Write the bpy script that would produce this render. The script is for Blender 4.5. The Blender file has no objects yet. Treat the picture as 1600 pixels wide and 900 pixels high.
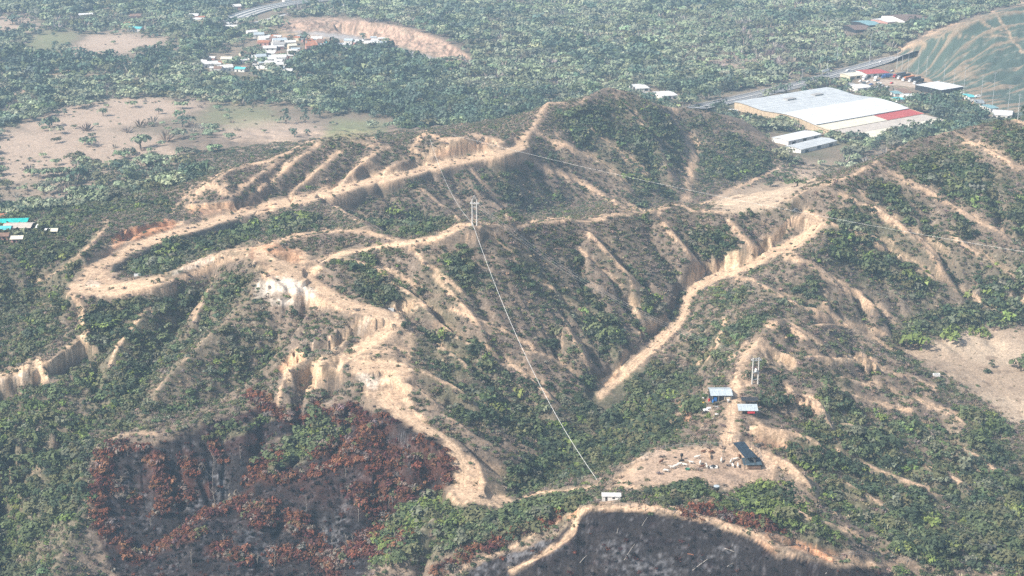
import bpy, bmesh, math, random, time
import numpy as np
from mathutils import Vector, Matrix
T0 = time.time()
def log(s): print('[%.1fs] %s' % (time.time() - T0, s))
rng = np.random.default_rng(7)
random.seed(7)
scene = bpy.context.scene
col = scene.collection

# ------------------------------------------------------------------ camera, sky, sun, exposure
CAM_H, PITCH, FPX = 290.0, math.radians(18.4), 2400.0      # metres above the plain, tilt, focal length in photo pixels (1600 wide)
cd = bpy.data.cameras.new('camera'); cam = bpy.data.objects.new('camera', cd); col.objects.link(cam)
cd.sensor_width = 36.0; cd.lens = 36.0 * FPX / 1600.0
cd.clip_start = 1.0; cd.clip_end = 30000.0
cam.location = (0, 0, CAM_H); cam.rotation_euler = (math.pi / 2 - PITCH, 0, 0)
scene.camera = cam
SUN_EL, SUN_AZ = math.radians(43), math.radians(-118)        # azimuth measured clockwise from +Y (view direction)
world = bpy.data.worlds.new('World'); scene.world = world; world.use_nodes = True
wn = world.node_tree.nodes; wl = world.node_tree.links
bg = wn['Background']; sky = wn.new('ShaderNodeTexSky'); sky.sky_type = 'NISHITA'; sky.sun_disc = False
sky.sun_elevation = SUN_EL; sky.sun_rotation = SUN_AZ; sky.air_density = 1.3; sky.dust_density = 3.0; sky.ozone_density = 1.0
wl.new(sky.outputs[0], bg.inputs[0]); bg.inputs[1].default_value = 0.105
sd = bpy.data.lights.new('sun', 'SUN'); sun = bpy.data.objects.new('sun', sd); col.objects.link(sun)
sd.energy = 4.6; sd.angle = math.radians(3.0); sd.color = (1.0, 0.93, 0.83)
sdir = Vector((math.sin(SUN_AZ) * math.cos(SUN_EL), math.cos(SUN_AZ) * math.cos(SUN_EL), math.sin(SUN_EL)))
sun.rotation_euler = sdir.to_track_quat('Z', 'Y').to_euler(); sun.location = (0, 0, 600)
scene.view_settings.view_transform = 'Standard'; scene.view_settings.look = 'None'
scene.view_settings.exposure = 0.78; scene.view_settings.gamma = 1.0; scene.view_settings.use_curve_mapping = False
scene.render.engine = 'CYCLES'
scene.cycles.use_denoising = False; scene.cycles.max_bounces = 4; scene.cycles.diffuse_bounces = 2; scene.cycles.glossy_bounces = 1
scene.cycles.transmission_bounces = 1; scene.cycles.transparent_max_bounces = 4; scene.cycles.volume_bounces = 0

# ------------------------------------------------------------------ photo pixel <-> world
cp, sp = math.cos(PITCH), math.sin(PITCH)
def unproject(px, py, z):
    """point at height z that stands where the photo shows it"""
    a = (np.asarray(px, float) - 800) / FPX; b = (450 - np.asarray(py, float)) / FPX
    t = (np.asarray(z, float) - CAM_H) / (-sp + b * cp)
    return t * a, t * (cp + b * sp)
def project(X, Y, Z):
    zz = Z - CAM_H
    d = Y * cp - zz * sp; up = Y * sp + zz * cp
    return 800 + FPX * X / d, 450 - FPX * up / d

# ------------------------------------------------------------------ terrain grid: a fan of cells (bearing x log distance), finer near, coarser far
U0, U1, V0, V1 = -0.47, 0.47, math.log(380.0), math.log(3600.0)
NU, NV = 1281, 1761; EU, EV = 481, 1057                      # terrain sheet, rain-gully sheet
du, dv = (U1 - U0) / (NU - 1), (V1 - V0) / (NV - 1)

def poly_points(pts, step=1.5):
    P = np.array(pts, float); out = []
    for a, b in zip(P[:-1], P[1:]):
        n = max(2, int(np.hypot(*(b - a)[:2]) / step))
        out.append(a + (b - a) * np.linspace(0, 1, n, endpoint=False)[:, None])
    out.append(P[-1:]); return np.vstack(out)
def smooth_line(pts, k=6):
    """Catmull-Rom through the points"""
    P = np.array(pts, float)
    if len(P) < 3: return P
    Q = np.vstack([2 * P[0] - P[1], P, 2 * P[-1] - P[-2]]); out = []
    t = np.linspace(0, 1, k, endpoint=False)[:, None]
    for i in range(1, len(Q) - 2):
        p0, p1, p2, p3 = Q[i - 1], Q[i], Q[i + 1], Q[i + 2]
        out.append(0.5 * ((2 * p1) + (p2 - p0) * t + (2 * p0 - 5 * p1 + 4 * p2 - p3) * t ** 2 + (3 * p1 - p0 - 3 * p2 + p3) * t ** 3))
    out.append(P[-1:]); return np.vstack(out)

# main ridges, valleys and levels: (photo x, photo y, height in metres)
MAIN = [
 # crest that carries the rear road, hairpin at the left end, up to the rear peak
 [(112,455,51),(120,432,51),(150,405,52),(185,385,52),(240,372,50),(330,338,48),(400,325,48),(470,310,48),(560,285,48),(620,270,50),(690,255,51),(760,240,52),(800,230,53)],
 [(800,230,53),(828,205,58),(845,180,63),(856,160,67),(875,158,66),(905,160,66),(930,142,70),(950,133,71),(985,140,67),(1020,158,58),(1050,163,50),(1110,172,42),(1170,190,30),(1225,228,12),(1240,240,4)],
 [(1050,163,50),(1085,215,28),(1100,260,14)],
 # knolls behind the rear road
 [(268,330,44),(300,296,50),(348,270,60),(380,256,58),(430,246,60),(480,224,64),(540,206,69),(575,212,66),(608,230,60),(640,236,57),(655,212,64),(670,206,66),(700,218,62),(740,211,64),(770,216,62),(800,230,53)],
 [(348,270,60),(352,300,52),(345,318,48)],
 # second crest, whole width
 [(112,455,51),(150,452,52),(240,440,55),(290,415,58),(330,400,62),(365,391,66),(410,384,68),(440,375,69),(470,368,69),(545,360,68),(590,368,70),(640,378,73),(680,370,76),(720,352,80),(741,348,82),(765,350,80),(800,356,76),(840,346,73),(880,342,71),(910,346,67),(960,336,66),(1010,330,64),(1045,321,64),(1065,322,63),(1100,330,60),(1150,332,60),(1195,325,62),(1230,312,66),(1260,299,70),(1300,284,74),(1340,268,77),(1370,252,78),(1400,233,79),(1440,214,80),(1490,202,82),(1545,190,85),(1600,184,87),(1760,170,90)],
 [(1440,214,80),(1480,212,79),(1520,222,76),(1560,240,72),(1620,275,65),(1700,310,55)],
 # spine that comes forward from the second crest and carries the tan road
 [(410,384,68),(405,415,65),(430,440,62),(490,452,60),(560,478,57),(615,486,57),(625,505,53),(600,522,50),(560,545,46),(548,560,45),(575,570,45),(630,569,46),(612,595,43),(620,625,41),(655,662,38),(705,688,35),(735,715,32),(742,745,29),(735,768,26),(790,786,22)],
 # left rim with pale cliffs
 [(112,455,51),(115,470,49),(130,488,46),(137,525,39),(110,560,34),(65,582,31),(0,602,28),(-160,650,20)],
 # left hill edge before the plain
 [(-160,450,46),(0,400,50),(60,377,50),(130,347,50),(180,334,50),(225,336,48),(268,330,44)],
 [(-100,520,28),(0,492,30),(60,470,34),(100,450,44)],
 # valley between the two crests
 [(190,425,46),(230,408,44),(290,388,44),(420,346,36),(500,337,33),(620,352,28),(700,350,25),(800,338,20),(900,318,14),(990,325,9),(1060,312,6),(1100,300,5)],
 # left valley
 [(330,432,52),(300,470,45),(250,540,34),(205,620,23),(120,672,17),(0,722,12),(-160,770,6)],
 [(400,452,57),(330,520,45),(282,565,37),(225,632,26)],
 [(430,500,48),(415,550,37),(360,600,27),(290,640,22),(205,640,20)],
 # rim of the burnt basin
 [(548,560,45),(500,570,42),(455,560,40),(440,590,36),(400,620,31),(330,652,27),(280,668,26),(240,678,25),(168,690,23),(120,705,18),(60,722,15)],
 [(168,690,23),(150,765,12),(112,830,4),(80,905,-6),(70,960,-12)],
 [(0,800,-10),(10,900,-22),(0,980,-30)],
 # burnt basin floor
 [(610,640,35),(560,665,30),(500,690,22),(380,742,11),(285,830,-2),(200,900,-11),(150,960,-20)],
 # spur between the burnt basins
 [(705,688,35),(650,705,30),(600,716,26),(500,742,19),(400,772,12),(330,806,7),(250,862,1),(200,930,-7)],
 [(735,768,26),(690,775,17),(640,795,11),(600,812,8),(540,855,3),(460,905,-5),(420,960,-10)],
 # right valley behind the yard ridge
 [(600,440,60),(640,455,55),(700,505,46),(760,565,36),(840,645,19),(900,690,12),(960,665,11),(1000,645,11),(1050,600,13),(1080,560,18)],
 [(900,690,12),(870,735,12),(820,765,16),(800,790,19)],
 # spur below the pylon
 [(765,350,80),(785,385,70),(830,430,57),(870,457,48),(915,490,37),(950,528,28),(982,572,18)],
 # quarry road up the valley
 [(938,618,11),(965,592,14),(1000,560,18),(1050,515,25),(1068,490,28),(1078,460,31),(1105,440,34),(1140,424,37),(1180,410,41),(1220,390,45),(1255,370,51),(1275,350,56),(1255,333,60)],
 # yard ridge
 [(1275,350,56),(1290,375,57),(1235,400,53),(1195,430,47),(1160,480,42),(1200,503,47),(1180,540,45),(1155,570,44),(1150,600,43),(1150,650,41),(1130,685,39),(1080,720,38),(1020,735,37),(955,772,38),(930,790,40)],
 [(1060,640,25),(1075,625,29),(1110,600,40)],
 # near crest over the black burnt face
 [(560,910,4),(650,872,13),(760,822,23),(830,797,30),(880,788,36),(930,788,40),(1000,790,40),(1100,803,38),(1160,826,35),(1220,850,32),(1300,872,30),(1400,884,28),(1600,897,22),(1750,905,16)],
 [(560,990,-10),(720,985,0),(1000,985,8),(1300,985,4),(1700,985,-8)],
 # right basin
 [(1300,505,26),(1400,545,10),(1440,560,8),(1500,570,7),(1570,620,5),(1620,690,2),(1610,780,-3),(1640,860,2)],
 [(1400,545,10),(1450,508,16),(1520,512,11),(1600,512,11),(1720,512,10)],
 [(1500,570,7),(1600,560,7),(1720,580,6)],
 [(1600,640,5),(1720,700,2)],
 [(1380,830,14),(1450,850,14),(1540,852,9),(1600,850,4)],
 # flat field and plain behind the crest
 [(1100,300,5),(1090,330,4),(1200,290,3),(1300,262,3),(1340,255,3)],
 [(1180,320,4),(1260,298,4)],
 # netted cut slope, top and toe
 [(1398,108,0),(1440,117,0),(1500,150,0),(1550,172,0),(1600,192,0),(1700,235,0)],
 [(1405,80,12),(1450,57,34),(1500,38,50),(1553,20,60),(1600,5,68),(1700,-30,84)],
 # river bluff, top and foot
 [(425,42,3),(450,33,12),(560,30,16),(650,47,14),(700,66,10),(738,90,4)],
 [(425,46,0),(500,48,-1),(560,57,-1),(650,82,-1),(700,96,-1),(735,100,0)],
]
for y in (330,300,262):
    MAIN.append([(-150,y,0),(0,y,0),(200 if y < 320 else 120,y,0)])
for y in (195,150,110,60,20,-20,-60):
    if y >= 150: MAIN.append([(-150,y,0),(0,y,0),(500,y,0),(780,y - (0 if y > 160 else 5),0)])
    elif y > 0: MAIN.append([(-150,y,0),(400,y,0)])
    else: MAIN.append([(-200,y,0),(800,y,0),(1380,y,0)])
for y in (120,90,20): MAIN.append([(780,y,0),(1100,y,0),(1390,y,0)])
MAIN.append([(1130,140,0),(1300,120,0),(1390,115,0)])
MAIN.append([(1250,235,1),(1320,225,1),(1420,190,0),(1520,165,0)])
MAIN.append([(1000,330,7),(1040,335,7)])
MAIN.append([(1138,177,0),(1220,196,0),(1300,214,0),(1345,225,1)]); MAIN.append([(1147,171,0),(1268,146,0),(1445,183,0)]); MAIN.append([(1205,222,1),(1240,240,1),(1300,228,1)])

def solve_heights():
    L = []
    for ln in MAIN:
        q = poly_points(smooth_line(ln), 0.7)
        X, Y = unproject(q[:, 0], q[:, 1], q[:, 2]); L.append(np.c_[X / Y, np.log(Y), q[:, 2]])
    L = np.vstack(L)
    mu, mv = 641, 1409                                        # close to square cells in the conformal fan
    def rast(nu, nv):
        S = np.zeros((nv, nu)); W = np.zeros((nv, nu))
        i = np.rint((L[:, 0] - U0) / (U1 - U0) * (nu - 1)).astype(int); j = np.rint((L[:, 1] - V0) / (V1 - V0) * (nv - 1)).astype(int)
        ok = (i >= 0) & (i < nu) & (j >= 0) & (j < nv)
        np.add.at(S, (j[ok], i[ok]), L[ok, 2]); np.add.at(W, (j[ok], i[ok]), 1.0)
        return np.where(W > 0, S / np.maximum(W, 1), 0), W > 0
    Z = None
    for k, its in ((32, 600), (16, 400), (8, 300), (4, 220), (2, 160), (1, 90)):
        nu, nv = (mu - 1) // k + 1, (mv - 1) // k + 1
        C, M = rast(nu, nv)
        if Z is None: Z = np.full((nv, nu), C[M].mean())
        else: Z = resize(Z, nv, nu)
        Z[M] = C[M]
        for _ in range(its):
            P = np.pad(Z, 1, mode='edge')
            N = 0.25 * (P[:-2, 1:-1] + P[2:, 1:-1] + P[1:-1, :-2] + P[1:-1, 2:])
            N[M] = C[M]; Z = N
    return Z
def resize(Z, nv, nu):
    h, w = Z.shape
    y = np.linspace(0, h - 1, nv); x = np.linspace(0, w - 1, nu)
    y0 = np.minimum(y.astype(int), h - 2); x0 = np.minimum(x.astype(int), w - 2); fy = (y - y0)[:, None]; fx = (x - x0)[None]
    A = Z[y0][:, x0]; B = Z[y0][:, x0 + 1]; C = Z[y0 + 1][:, x0]; D = Z[y0 + 1][:, x0 + 1]
    return A * (1 - fy) * (1 - fx) + B * (1 - fy) * fx + C * fy * (1 - fx) + D * fy * fx
def blur(A, r, n=2):
    for _ in range(n):
        for ax in (0, 1):
            P = np.pad(A, [(r + 1, r) if a == ax else (0, 0) for a in (0, 1)], mode='edge')
            c = np.cumsum(P, axis=ax)
            A = (np.take(c, np.arange(2 * r + 1, c.shape[ax]), ax) - np.take(c, np.arange(0, c.shape[ax] - 2 * r - 1), ax)) / (2 * r + 1)
    return A
# ------------------------------------------------------------------ noise, ray hits, spurs, rain gullies, road benches
def vnoise(x, y, seed):
    xi = np.floor(x).astype(np.int64); yi = np.floor(y).astype(np.int64); fx = x - xi; fy = y - yi
    fx = fx * fx * (3 - 2 * fx); fy = fy * fy * (3 - 2 * fy)
    def h(a, b):
        n = (a * 374761393 + b * 668265263 + seed * 1274126177) & 0x7fffffff
        n = ((n ^ (n >> 13)) * 1103515245) & 0x7fffffff
        return ((n ^ (n >> 16)) & 0xffff) / 65535.0
    return (h(xi, yi) * (1 - fx) + h(xi + 1, yi) * fx) * (1 - fy) + (h(xi, yi + 1) * (1 - fx) + h(xi + 1, yi + 1) * fx) * fy
def fbm(x, y, wave, octv=4, seed=1, gain=0.5):
    s = 0; a = 1; t = 0
    for k in range(octv):
        s = s + a * vnoise(x / wave + 17.3 * k, y / wave - 9.1 * k, seed + k); t += a; a *= gain; wave *= 0.47
    return s / t                                             # 0..1

class Grid:
    """height sheet on the fan with bilinear look-up"""
    def __init__(s, Z): s.Z = Z; s.nv, s.nu = Z.shape
    def at(s, X, Y, A=None):
        A = s.Z if A is None else A
        Y = np.maximum(Y, 1.0)
        i = np.clip((X / Y - U0) / (U1 - U0) * (s.nu - 1), 0, s.nu - 1.001); j = np.clip((np.log(Y) - V0) / (V1 - V0) * (s.nv - 1), 0, s.nv - 1.001)
        i0 = i.astype(int); j0 = j.astype(int); fi = i - i0; fj = j - j0
        return (A[j0, i0] * (1 - fi) + A[j0, i0 + 1] * fi) * (1 - fj) + (A[j0 + 1, i0] * (1 - fi) + A[j0 + 1, i0 + 1] * fi) * fj
    def hit(s, px, py, lift=0.0):
        """first point of the ground seen through a photo pixel"""
        px = np.atleast_1d(np.asarray(px, float)); py = np.atleast_1d(np.asarray(py, float))
        a = (px - 800) / FPX; b = (450 - py) / FPX
        dy = cp + b * sp; dz = -sp + b * cp
        T = np.arange(400, 4200, 1.5)[None, :]
        X = T * a[:, None]; Y = T * dy[:, None]; Zr = CAM_H + T * dz[:, None]
        below = Zr < s.at(X, Y) + lift
        k = np.where(below.any(1), below.argmax(1), T.shape[1] - 1); t = T[0, k]
        t0 = t - 1.5; t1 = t
        for _ in range(8):
            tm = (t0 + t1) / 2; under = CAM_H + tm * dz < s.at(tm * a, tm * dy) + lift
            t1 = np.where(under, tm, t1); t0 = np.where(under, t0, tm)
        return t1 * a, t1 * dy, CAM_H + t1 * dz

SPURS = [  # (height, half width in metres, photo points)
 (4,12,[(517,310),(540,332),(595,362)]), (4,12,[(655,290),(687,317),(720,345)]), (5,13,[(735,262),(770,307),(797,340)]),
 (6,15,[(812,237),(850,262),(900,282),(955,312),(993,330)]), (5,13,[(865,205),(885,225),(925,245),(970,275),(985,297)]), (3,10,[(880,170),(940,215),(1000,260),(1030,300)]),
 (3,10,[(960,150),(1020,210),(1050,280)]),
 (5,12,[(912,350),(945,387),(985,430),(996,450)]), (5,12,[(1030,335),(1040,348),(1067,382),(1092,414)]), (3,10,[(905,392),(940,420),(975,450)]), (4,11,[(1140,345),(1165,372),(1190,395)]),
 (5,14,[(1372,258),(1400,275),(1460,302),(1512,335),(1570,367),(1620,392)]), (5,15,[(1500,212),(1532,227),(1600,264)]), (4,12,[(1270,338),(1335,360),(1400,380)]),
 (4,12,[(1225,402),(1262,410),(1295,432),(1325,450),(1375,482),(1405,506)]), (5,12,[(1367,383),(1415,402),(1450,424),(1495,448),(1530,470)]), (4,11,[(1480,362),(1533,397),(1577,432)]),
 (4,12,[(1310,300),(1370,330),(1430,365),(1480,395)]), (3,10,[(1140,430),(1180,440),(1240,470),(1290,500)]), (3,9,[(1290,455),(1295,480),(1300,500)]),
 (6,12,[(1205,508),(1227,502),(1250,518),(1282,538)]), (4,11,[(1272,507),(1320,505),(1360,525),(1390,545)]), (5,10,[(1240,545),(1300,560),(1360,562),(1377,577),(1425,588),(1460,610)]),
 (3,9,[(1300,584),(1345,595),(1395,607)]), (4,10,[(1290,606),(1330,615),(1380,630),(1422,642)]), (4,10,[(1395,612),(1440,627),(1487,645),(1525,672)]),
 (4,8,[(1230,602),(1240,620),(1280,627),(1292,655),(1315,680)]), (6,11,[(1165,655),(1200,670),(1250,682),(1312,706)]), (6,11,[(1150,690),(1200,712),(1237,728),(1283,770)]),
 (5,10,[(1215,780),(1270,809),(1312,824),(1354,848)]), (3,9,[(1310,655),(1355,675),(1390,690),(1427,709)]), (3,9,[(1330,715),(1400,745),(1450,762),(1487,779)]), (3,8,[(1440,722),(1490,745),(1522,767)]),
 (3,8,[(1300,740),(1350,770),(1400,800)]), (3,8,[(1480,690),(1540,720),(1590,760)]),
 (3,8,[(645,470),(672,487),(697,512),(750,543),(790,570)]), (3,8,[(682,535),(717,558),(738,577)]), (4,8,[(640,571),(677,587),(706,601),(760,640)]), (3,7,[(627,592),(665,615),(690,635)]),
 (4,8,[(648,630),(695,648),(745,680),(800,712),(838,722)]), (3,8,[(705,484),(757,500),(792,518),(832,543)]), (3,8,[(815,545),(860,557),(902,582)]), (3,8,[(790,560),(825,585),(870,628)]), (3,9,[(520,400),(600,420),(660,450)]),
 (3,9,[(640,390),(690,430),(740,470)]),
 (4,11,[(500,222),(430,275),(400,297),(385,318)]), (4,11,[(530,236),(485,275),(447,310)]), (4,10,[(592,233),(545,275),(515,295)]), (3,9,[(640,246),(590,272),(545,284)]), (4,11,[(440,248),(395,280),(360,305)]),
 (4,10,[(170,350),(120,400),(60,440)]), (3,9,[(250,470),(200,520),(170,570)]), (3,9,[(330,440),(300,500)]),
 (3.2,9,[(240,690),(248,740),(252,800)]), (4,7,[(905,800),(895,835),(850,868),(790,893),(740,915)]), (3,7,[(60,722),(30,735),(0,745)]),
 (3,8,[(455,560),(440,600),(432,630)]),
 (3.2,11,[(385,635),(380,690),(370,730)]), (3.2,11,[(450,640),(435,690),(425,735)]), (3.2,11,[(530,630),(510,670),(480,705)]), (5,8,[(590,655),(570,685),(540,700)]),
 (3.2,11,[(612,716),(570,760),(545,805)]), (3.2,11,[(520,738),(480,790),(455,840)]), (3.2,11,[(430,765),(390,820),(350,880)]), (3.2,11,[(340,806),(310,850),(280,890)]), (5,8,[(660,705),(640,745),(625,780)]), (5,8,[(690,800),(640,840),(600,862)]),
 (4,10,[(880,500),(900,530),(925,570)]), (4,10,[(680,430),(720,470),(760,520)]), (4,10,[(590,420),(640,455),(690,490)]), (4,10,[(1130,500),(1120,540),(1090,570)]), (5,12,[(1340,300),(1400,345),(1460,400),(1480,440)]), (4,10,[(1250,470),(1320,500),(1380,520)]),
]
def dist_to_line(X, Y, lx, ly):
    """distance to a polyline and the place along it (0..1)"""
    best = np.full(X.shape, 1e9); along = np.zeros(X.shape)
    seg = np.hypot(np.diff(lx), np.diff(ly)); tot = max(seg.sum(), 1e-6); acc = 0
    for k in range(len(lx) - 1):
        ax, ay, bx, by = lx[k], ly[k], lx[k + 1], ly[k + 1]
        l2 = (bx - ax) ** 2 + (by - ay) ** 2 + 1e-9
        t = np.clip(((X - ax) * (bx - ax) + (Y - ay) * (by - ay)) / l2, 0, 1)
        d = np.hypot(X - ax - t * (bx - ax), Y - ay - t * (by - ay)); m = d < best
        best[m] = d[m]; along[m] = ((acc + t * seg[k]) / tot)[m]; acc += seg[k]
    return best, along
def window(lx, ly, pad, nu, nv):
    y0, y1 = max(ly.min() - pad, 381), ly.max() + pad
    u = np.concatenate([(lx - pad) / ly, (lx + pad) / ly])
    i0 = int(np.clip((u.min() - U0) / (U1 - U0) * (nu - 1), 0, nu - 1)); i1 = int(np.clip((u.max() - U0) / (U1 - U0) * (nu - 1) + 2, 0, nu))
    j0 = int(np.clip((math.log(y0) - V0) / (V1 - V0) * (nv - 1), 0, nv - 1)); j1 = int(np.clip((math.log(y1) - V0) / (V1 - V0) * (nv - 1) + 2, 0, nv))
    return slice(j0, j1), slice(i0, i1)

def fan_xy(nu, nv):
    Y = np.exp(np.linspace(V0, V1, nv))[:, None] * np.ones(nu); return Y * np.linspace(U0, U1, nu), Y

def add_spurs(Z):
    G = Grid(Z); X, Y = fan_xy(Z.shape[1], Z.shape[0]); B = np.zeros_like(Z)
    for h, w, pts in SPURS:
        if h not in (3.2,): h, w = h * 1.35, w * 1.05
        q = smooth_line(pts, 5); lx, ly, _ = G.hit(q[:, 0], q[:, 1], h * 0.8)
        sl = window(lx, ly, w, Z.shape[1], Z.shape[0])
        d, t = dist_to_line(X[sl], Y[sl], lx, ly)
        wob = 0.75 + 0.5 * fbm(X[sl], Y[sl], 14, 2, 5)
        b = h * np.clip(1 - d / (w * wob), 0, 1) ** 1.2 * np.clip(np.minimum(t * 4, (1 - t) * 3.0) + 0.35, 0, 1)
        B[sl] = np.maximum(B[sl], b)
    return Z + B

def erode(Z, rounds=6, K=0.12):
    """rain gullies: water routed down the sheet cuts it where much of it gathers (stream power, solved from the outlets up)"""
    nu, nv = EU, EV
    Z = resize(Z, nv, nu); X, Y = fan_xy(nu, nv); cell = Y * (U1 - U0) / (nu - 1)
    Z = Z + 3.6 * (fbm(X, Y, 20, 5, 31, .55) - 0.5)
    n = nu * nv; idx = np.arange(n).reshape(nv, nu)
    area0 = (cell * cell).ravel()
    for r in range(rounds):
        best = np.zeros((nv, nu)); rec = idx.copy(); dist = np.ones((nv, nu))
        for dj in (-1, 0, 1):
            for di in (-1, 0, 1):
                if not (di or dj): continue
                js = slice(max(0, -dj), nv - max(0, dj)); jt = slice(max(0, dj), nv - max(0, -dj))
                is_ = slice(max(0, -di), nu - max(0, di)); it = slice(max(0, di), nu - max(0, -di))
                d = cell[js, is_] * math.hypot(di, dj); s = (Z[js, is_] - Z[jt, it]) / d * (0.9 + 0.2 * rng.random(d.shape))
                m = s > best[js, is_]
                best[js, is_][m] = s[m]; rec[js, is_][m] = idx[jt, it][m]; dist[js, is_][m] = d[m]
        order = np.argsort(Z.ravel())
        rl = rec.ravel().tolist(); A = area0.tolist(); ol = order.tolist()
        for c in reversed(ol):
            q = rl[c]
            if q != c: A[q] += A[c]
        F = (K * np.sqrt(np.minimum(np.array(A), 3500.0)) / dist.ravel()).tolist(); z = Z.ravel().tolist()
        for c in ol:
            q = rl[c]
            if q != c and z[q] < z[c]: z[c] = (z[c] + F[c] * z[q]) / (1 + F[c])
        Z = np.array(z).reshape(nv, nu)
    return Z, np.array(A).reshape(nv, nu)

# dirt roads cut into the slopes: (half width m, bench softness m, photo points)
ROADS = [
 (6.0,4.0,[(120,452),(165,455),(210,446),(250,438)]),
 (5.5,3.5,[(125,440),(150,420),(190,398),(250,372),(330,348),(400,326),(470,312),(560,287),(620,275),(690,257),(760,243),(815,230)]),
 (3.0,3.0,[(640,379),(700,365),(741,352)]),
 (5.2,3.5,[(405,396),(430,412),(470,430),(500,450),(545,476),(590,490),(612,500),(600,520),(570,540),(545,556),(520,570)]),
 (5.5,3.5,[(555,574),(600,574),(625,580),(600,596),(600,620),(640,662),(690,688),(715,712),(722,740),(722,765),(750,778),(790,786)]),
 (4.5,3.0,[(938,618),(965,592),(1000,560),(1050,515),(1068,490),(1078,460),(1105,440),(1140,424),(1180,410),(1220,390),(1255,370),(1275,350),(1255,333)]),
 (3.5,3.0,[(1150,600),(1145,650),(1140,690)]),
]
def cut_roads(Z):
    X, Y = fan_xy(Z.shape[1], Z.shape[0]); R = np.zeros_like(Z); W = np.zeros_like(Z)
    for w, soft, pts in ROADS:
        G = Grid(Z); q = smooth_line(pts, 6); lx, ly, lz = G.hit(q[:, 0], q[:, 1])
        k = np.ones(5) / 5; lzs = np.convolve(np.pad(lz, 2, mode='edge'), k, 'valid')
        sl = window(lx, ly, w + soft * 2, Z.shape[1], Z.shape[0])
        d, t = dist_to_line(X[sl], Y[sl], lx, ly)
        s = np.concatenate([[0], np.cumsum(np.hypot(np.diff(lx), np.diff(ly)))]); s /= s[-1]
        zr = np.interp(t, s, lzs)
        f = np.clip(1 - (d - w) / soft, 0, 1); f = f * f * (3 - 2 * f)
        Z[sl] = Z[sl] * (1 - f) + zr * f
        R[sl] = np.maximum(R[sl], np.clip(1.6 - d / w, 0, 1))
        sway = (fbm(X[sl], Y[sl], 25, 2, 51) - .5) * 1.6; W[sl] = np.maximum(W[sl], np.maximum(np.clip(1 - np.abs(np.abs(d + sway) - 1.0) / .42, 0, 1), .7 * np.clip(1 - np.abs(d - sway - w * .62) / .4, 0, 1)))
    return Z, R, W
# cut banks and cliffs: (drop m, apron m, photo points of the top edge, left to right; the face looks at the near side)
CLIFFS = [
 (8,16,[(-40,612),(0,597),(30,587),(62,574)]), (9,15,[(66,572),(100,551),(129,527)]), (4,9,[(118,468),(130,487),(136,518)]),
 (6,9,[(1078,432),(1100,415),(1150,396)]), (6,9,[(1152,398),(1178,385),(1200,366)]), (5,9,[(1202,372),(1235,346),(1252,336)]), (7,9,[(1003,510),(1025,494),(1042,492)]), (6,10,[(937,593),(962,574),(980,546)]), (6,10,[(984,452),(992,462),(1000,480)]),
 (8,12,[(438,566),(455,554),(482,560)]), (7,12,[(482,563),(505,575),(540,588)]), (5,9,[(478,538),(520,524),(555,505),(580,492)]), (5,9,[(616,474),(630,467),(648,478)]),
 (3,8,[(650,222),(690,230),(740,217),(776,218)]), (6,11,[(172,370),(220,352),(278,344)]), (5,10,[(290,320),(340,318),(396,316)]), (5,10,[(395,400),(430,392),(468,398)]), (4,10,[(600,268),(650,258),(690,244)]),
 (5,9,[(1366,383),(1395,388),(1414,398)]), (5,9,[(1293,554),(1340,556),(1374,572)]), (7,11,[(1580,456),(1608,460)]), (4,8,[(1195,545),(1225,552),(1245,562)]), (5,9,[(1228,598),(1245,618),(1284,627)]), (4,8,[(1200,832),(1250,846),(1296,868)]), (4,8,[(905,792),(880,806),(850,822)]),
 (4,8,[(700,612),(745,640)]), (4,8,[(668,500),(700,512),(735,530)]), (4,9,[(1325,452),(1350,468),(1362,480)]), (3,7,[(1170,660),(1200,668),(1230,680)]),
]
def cut_cliffs(Z, RD):
    X, Y = fan_xy(Z.shape[1], Z.shape[0])
    for h, w, pts in CLIFFS:
        G = Grid(Z); q = smooth_line(pts, 6); lx, ly, _ = G.hit(q[:, 0], q[:, 1]); sl = window(lx, ly, w + 3, Z.shape[1], Z.shape[0])
        x, y = X[sl], Y[sl]; d, t = dist_to_line(x, y, lx, ly)
        k = np.clip((t * (len(lx) - 1)).astype(int), 0, len(lx) - 2); tx, ty = lx[k + 1] - lx[k], ly[k + 1] - ly[k]
        side = np.sign((x - lx[k]) * ty - (y - ly[k]) * tx)   # +1 on the near side of a left-to-right line
        wob = (fbm(x, y, 5, 3, 41) - .5) * 2.4; sd = d * side + wob
        f = np.clip(sd / 1.6, 0, 1) * np.clip((w - sd) / (w * .75), 0, 1) * np.clip(np.minimum(t, 1 - t) * 8, 0, 1) * (1 - np.clip(RD[sl] * 1.6, 0, 1))
        Z[sl] -= h * f * (.75 + .5 * fbm(x, y, 9, 2, 43))
    return Z
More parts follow.
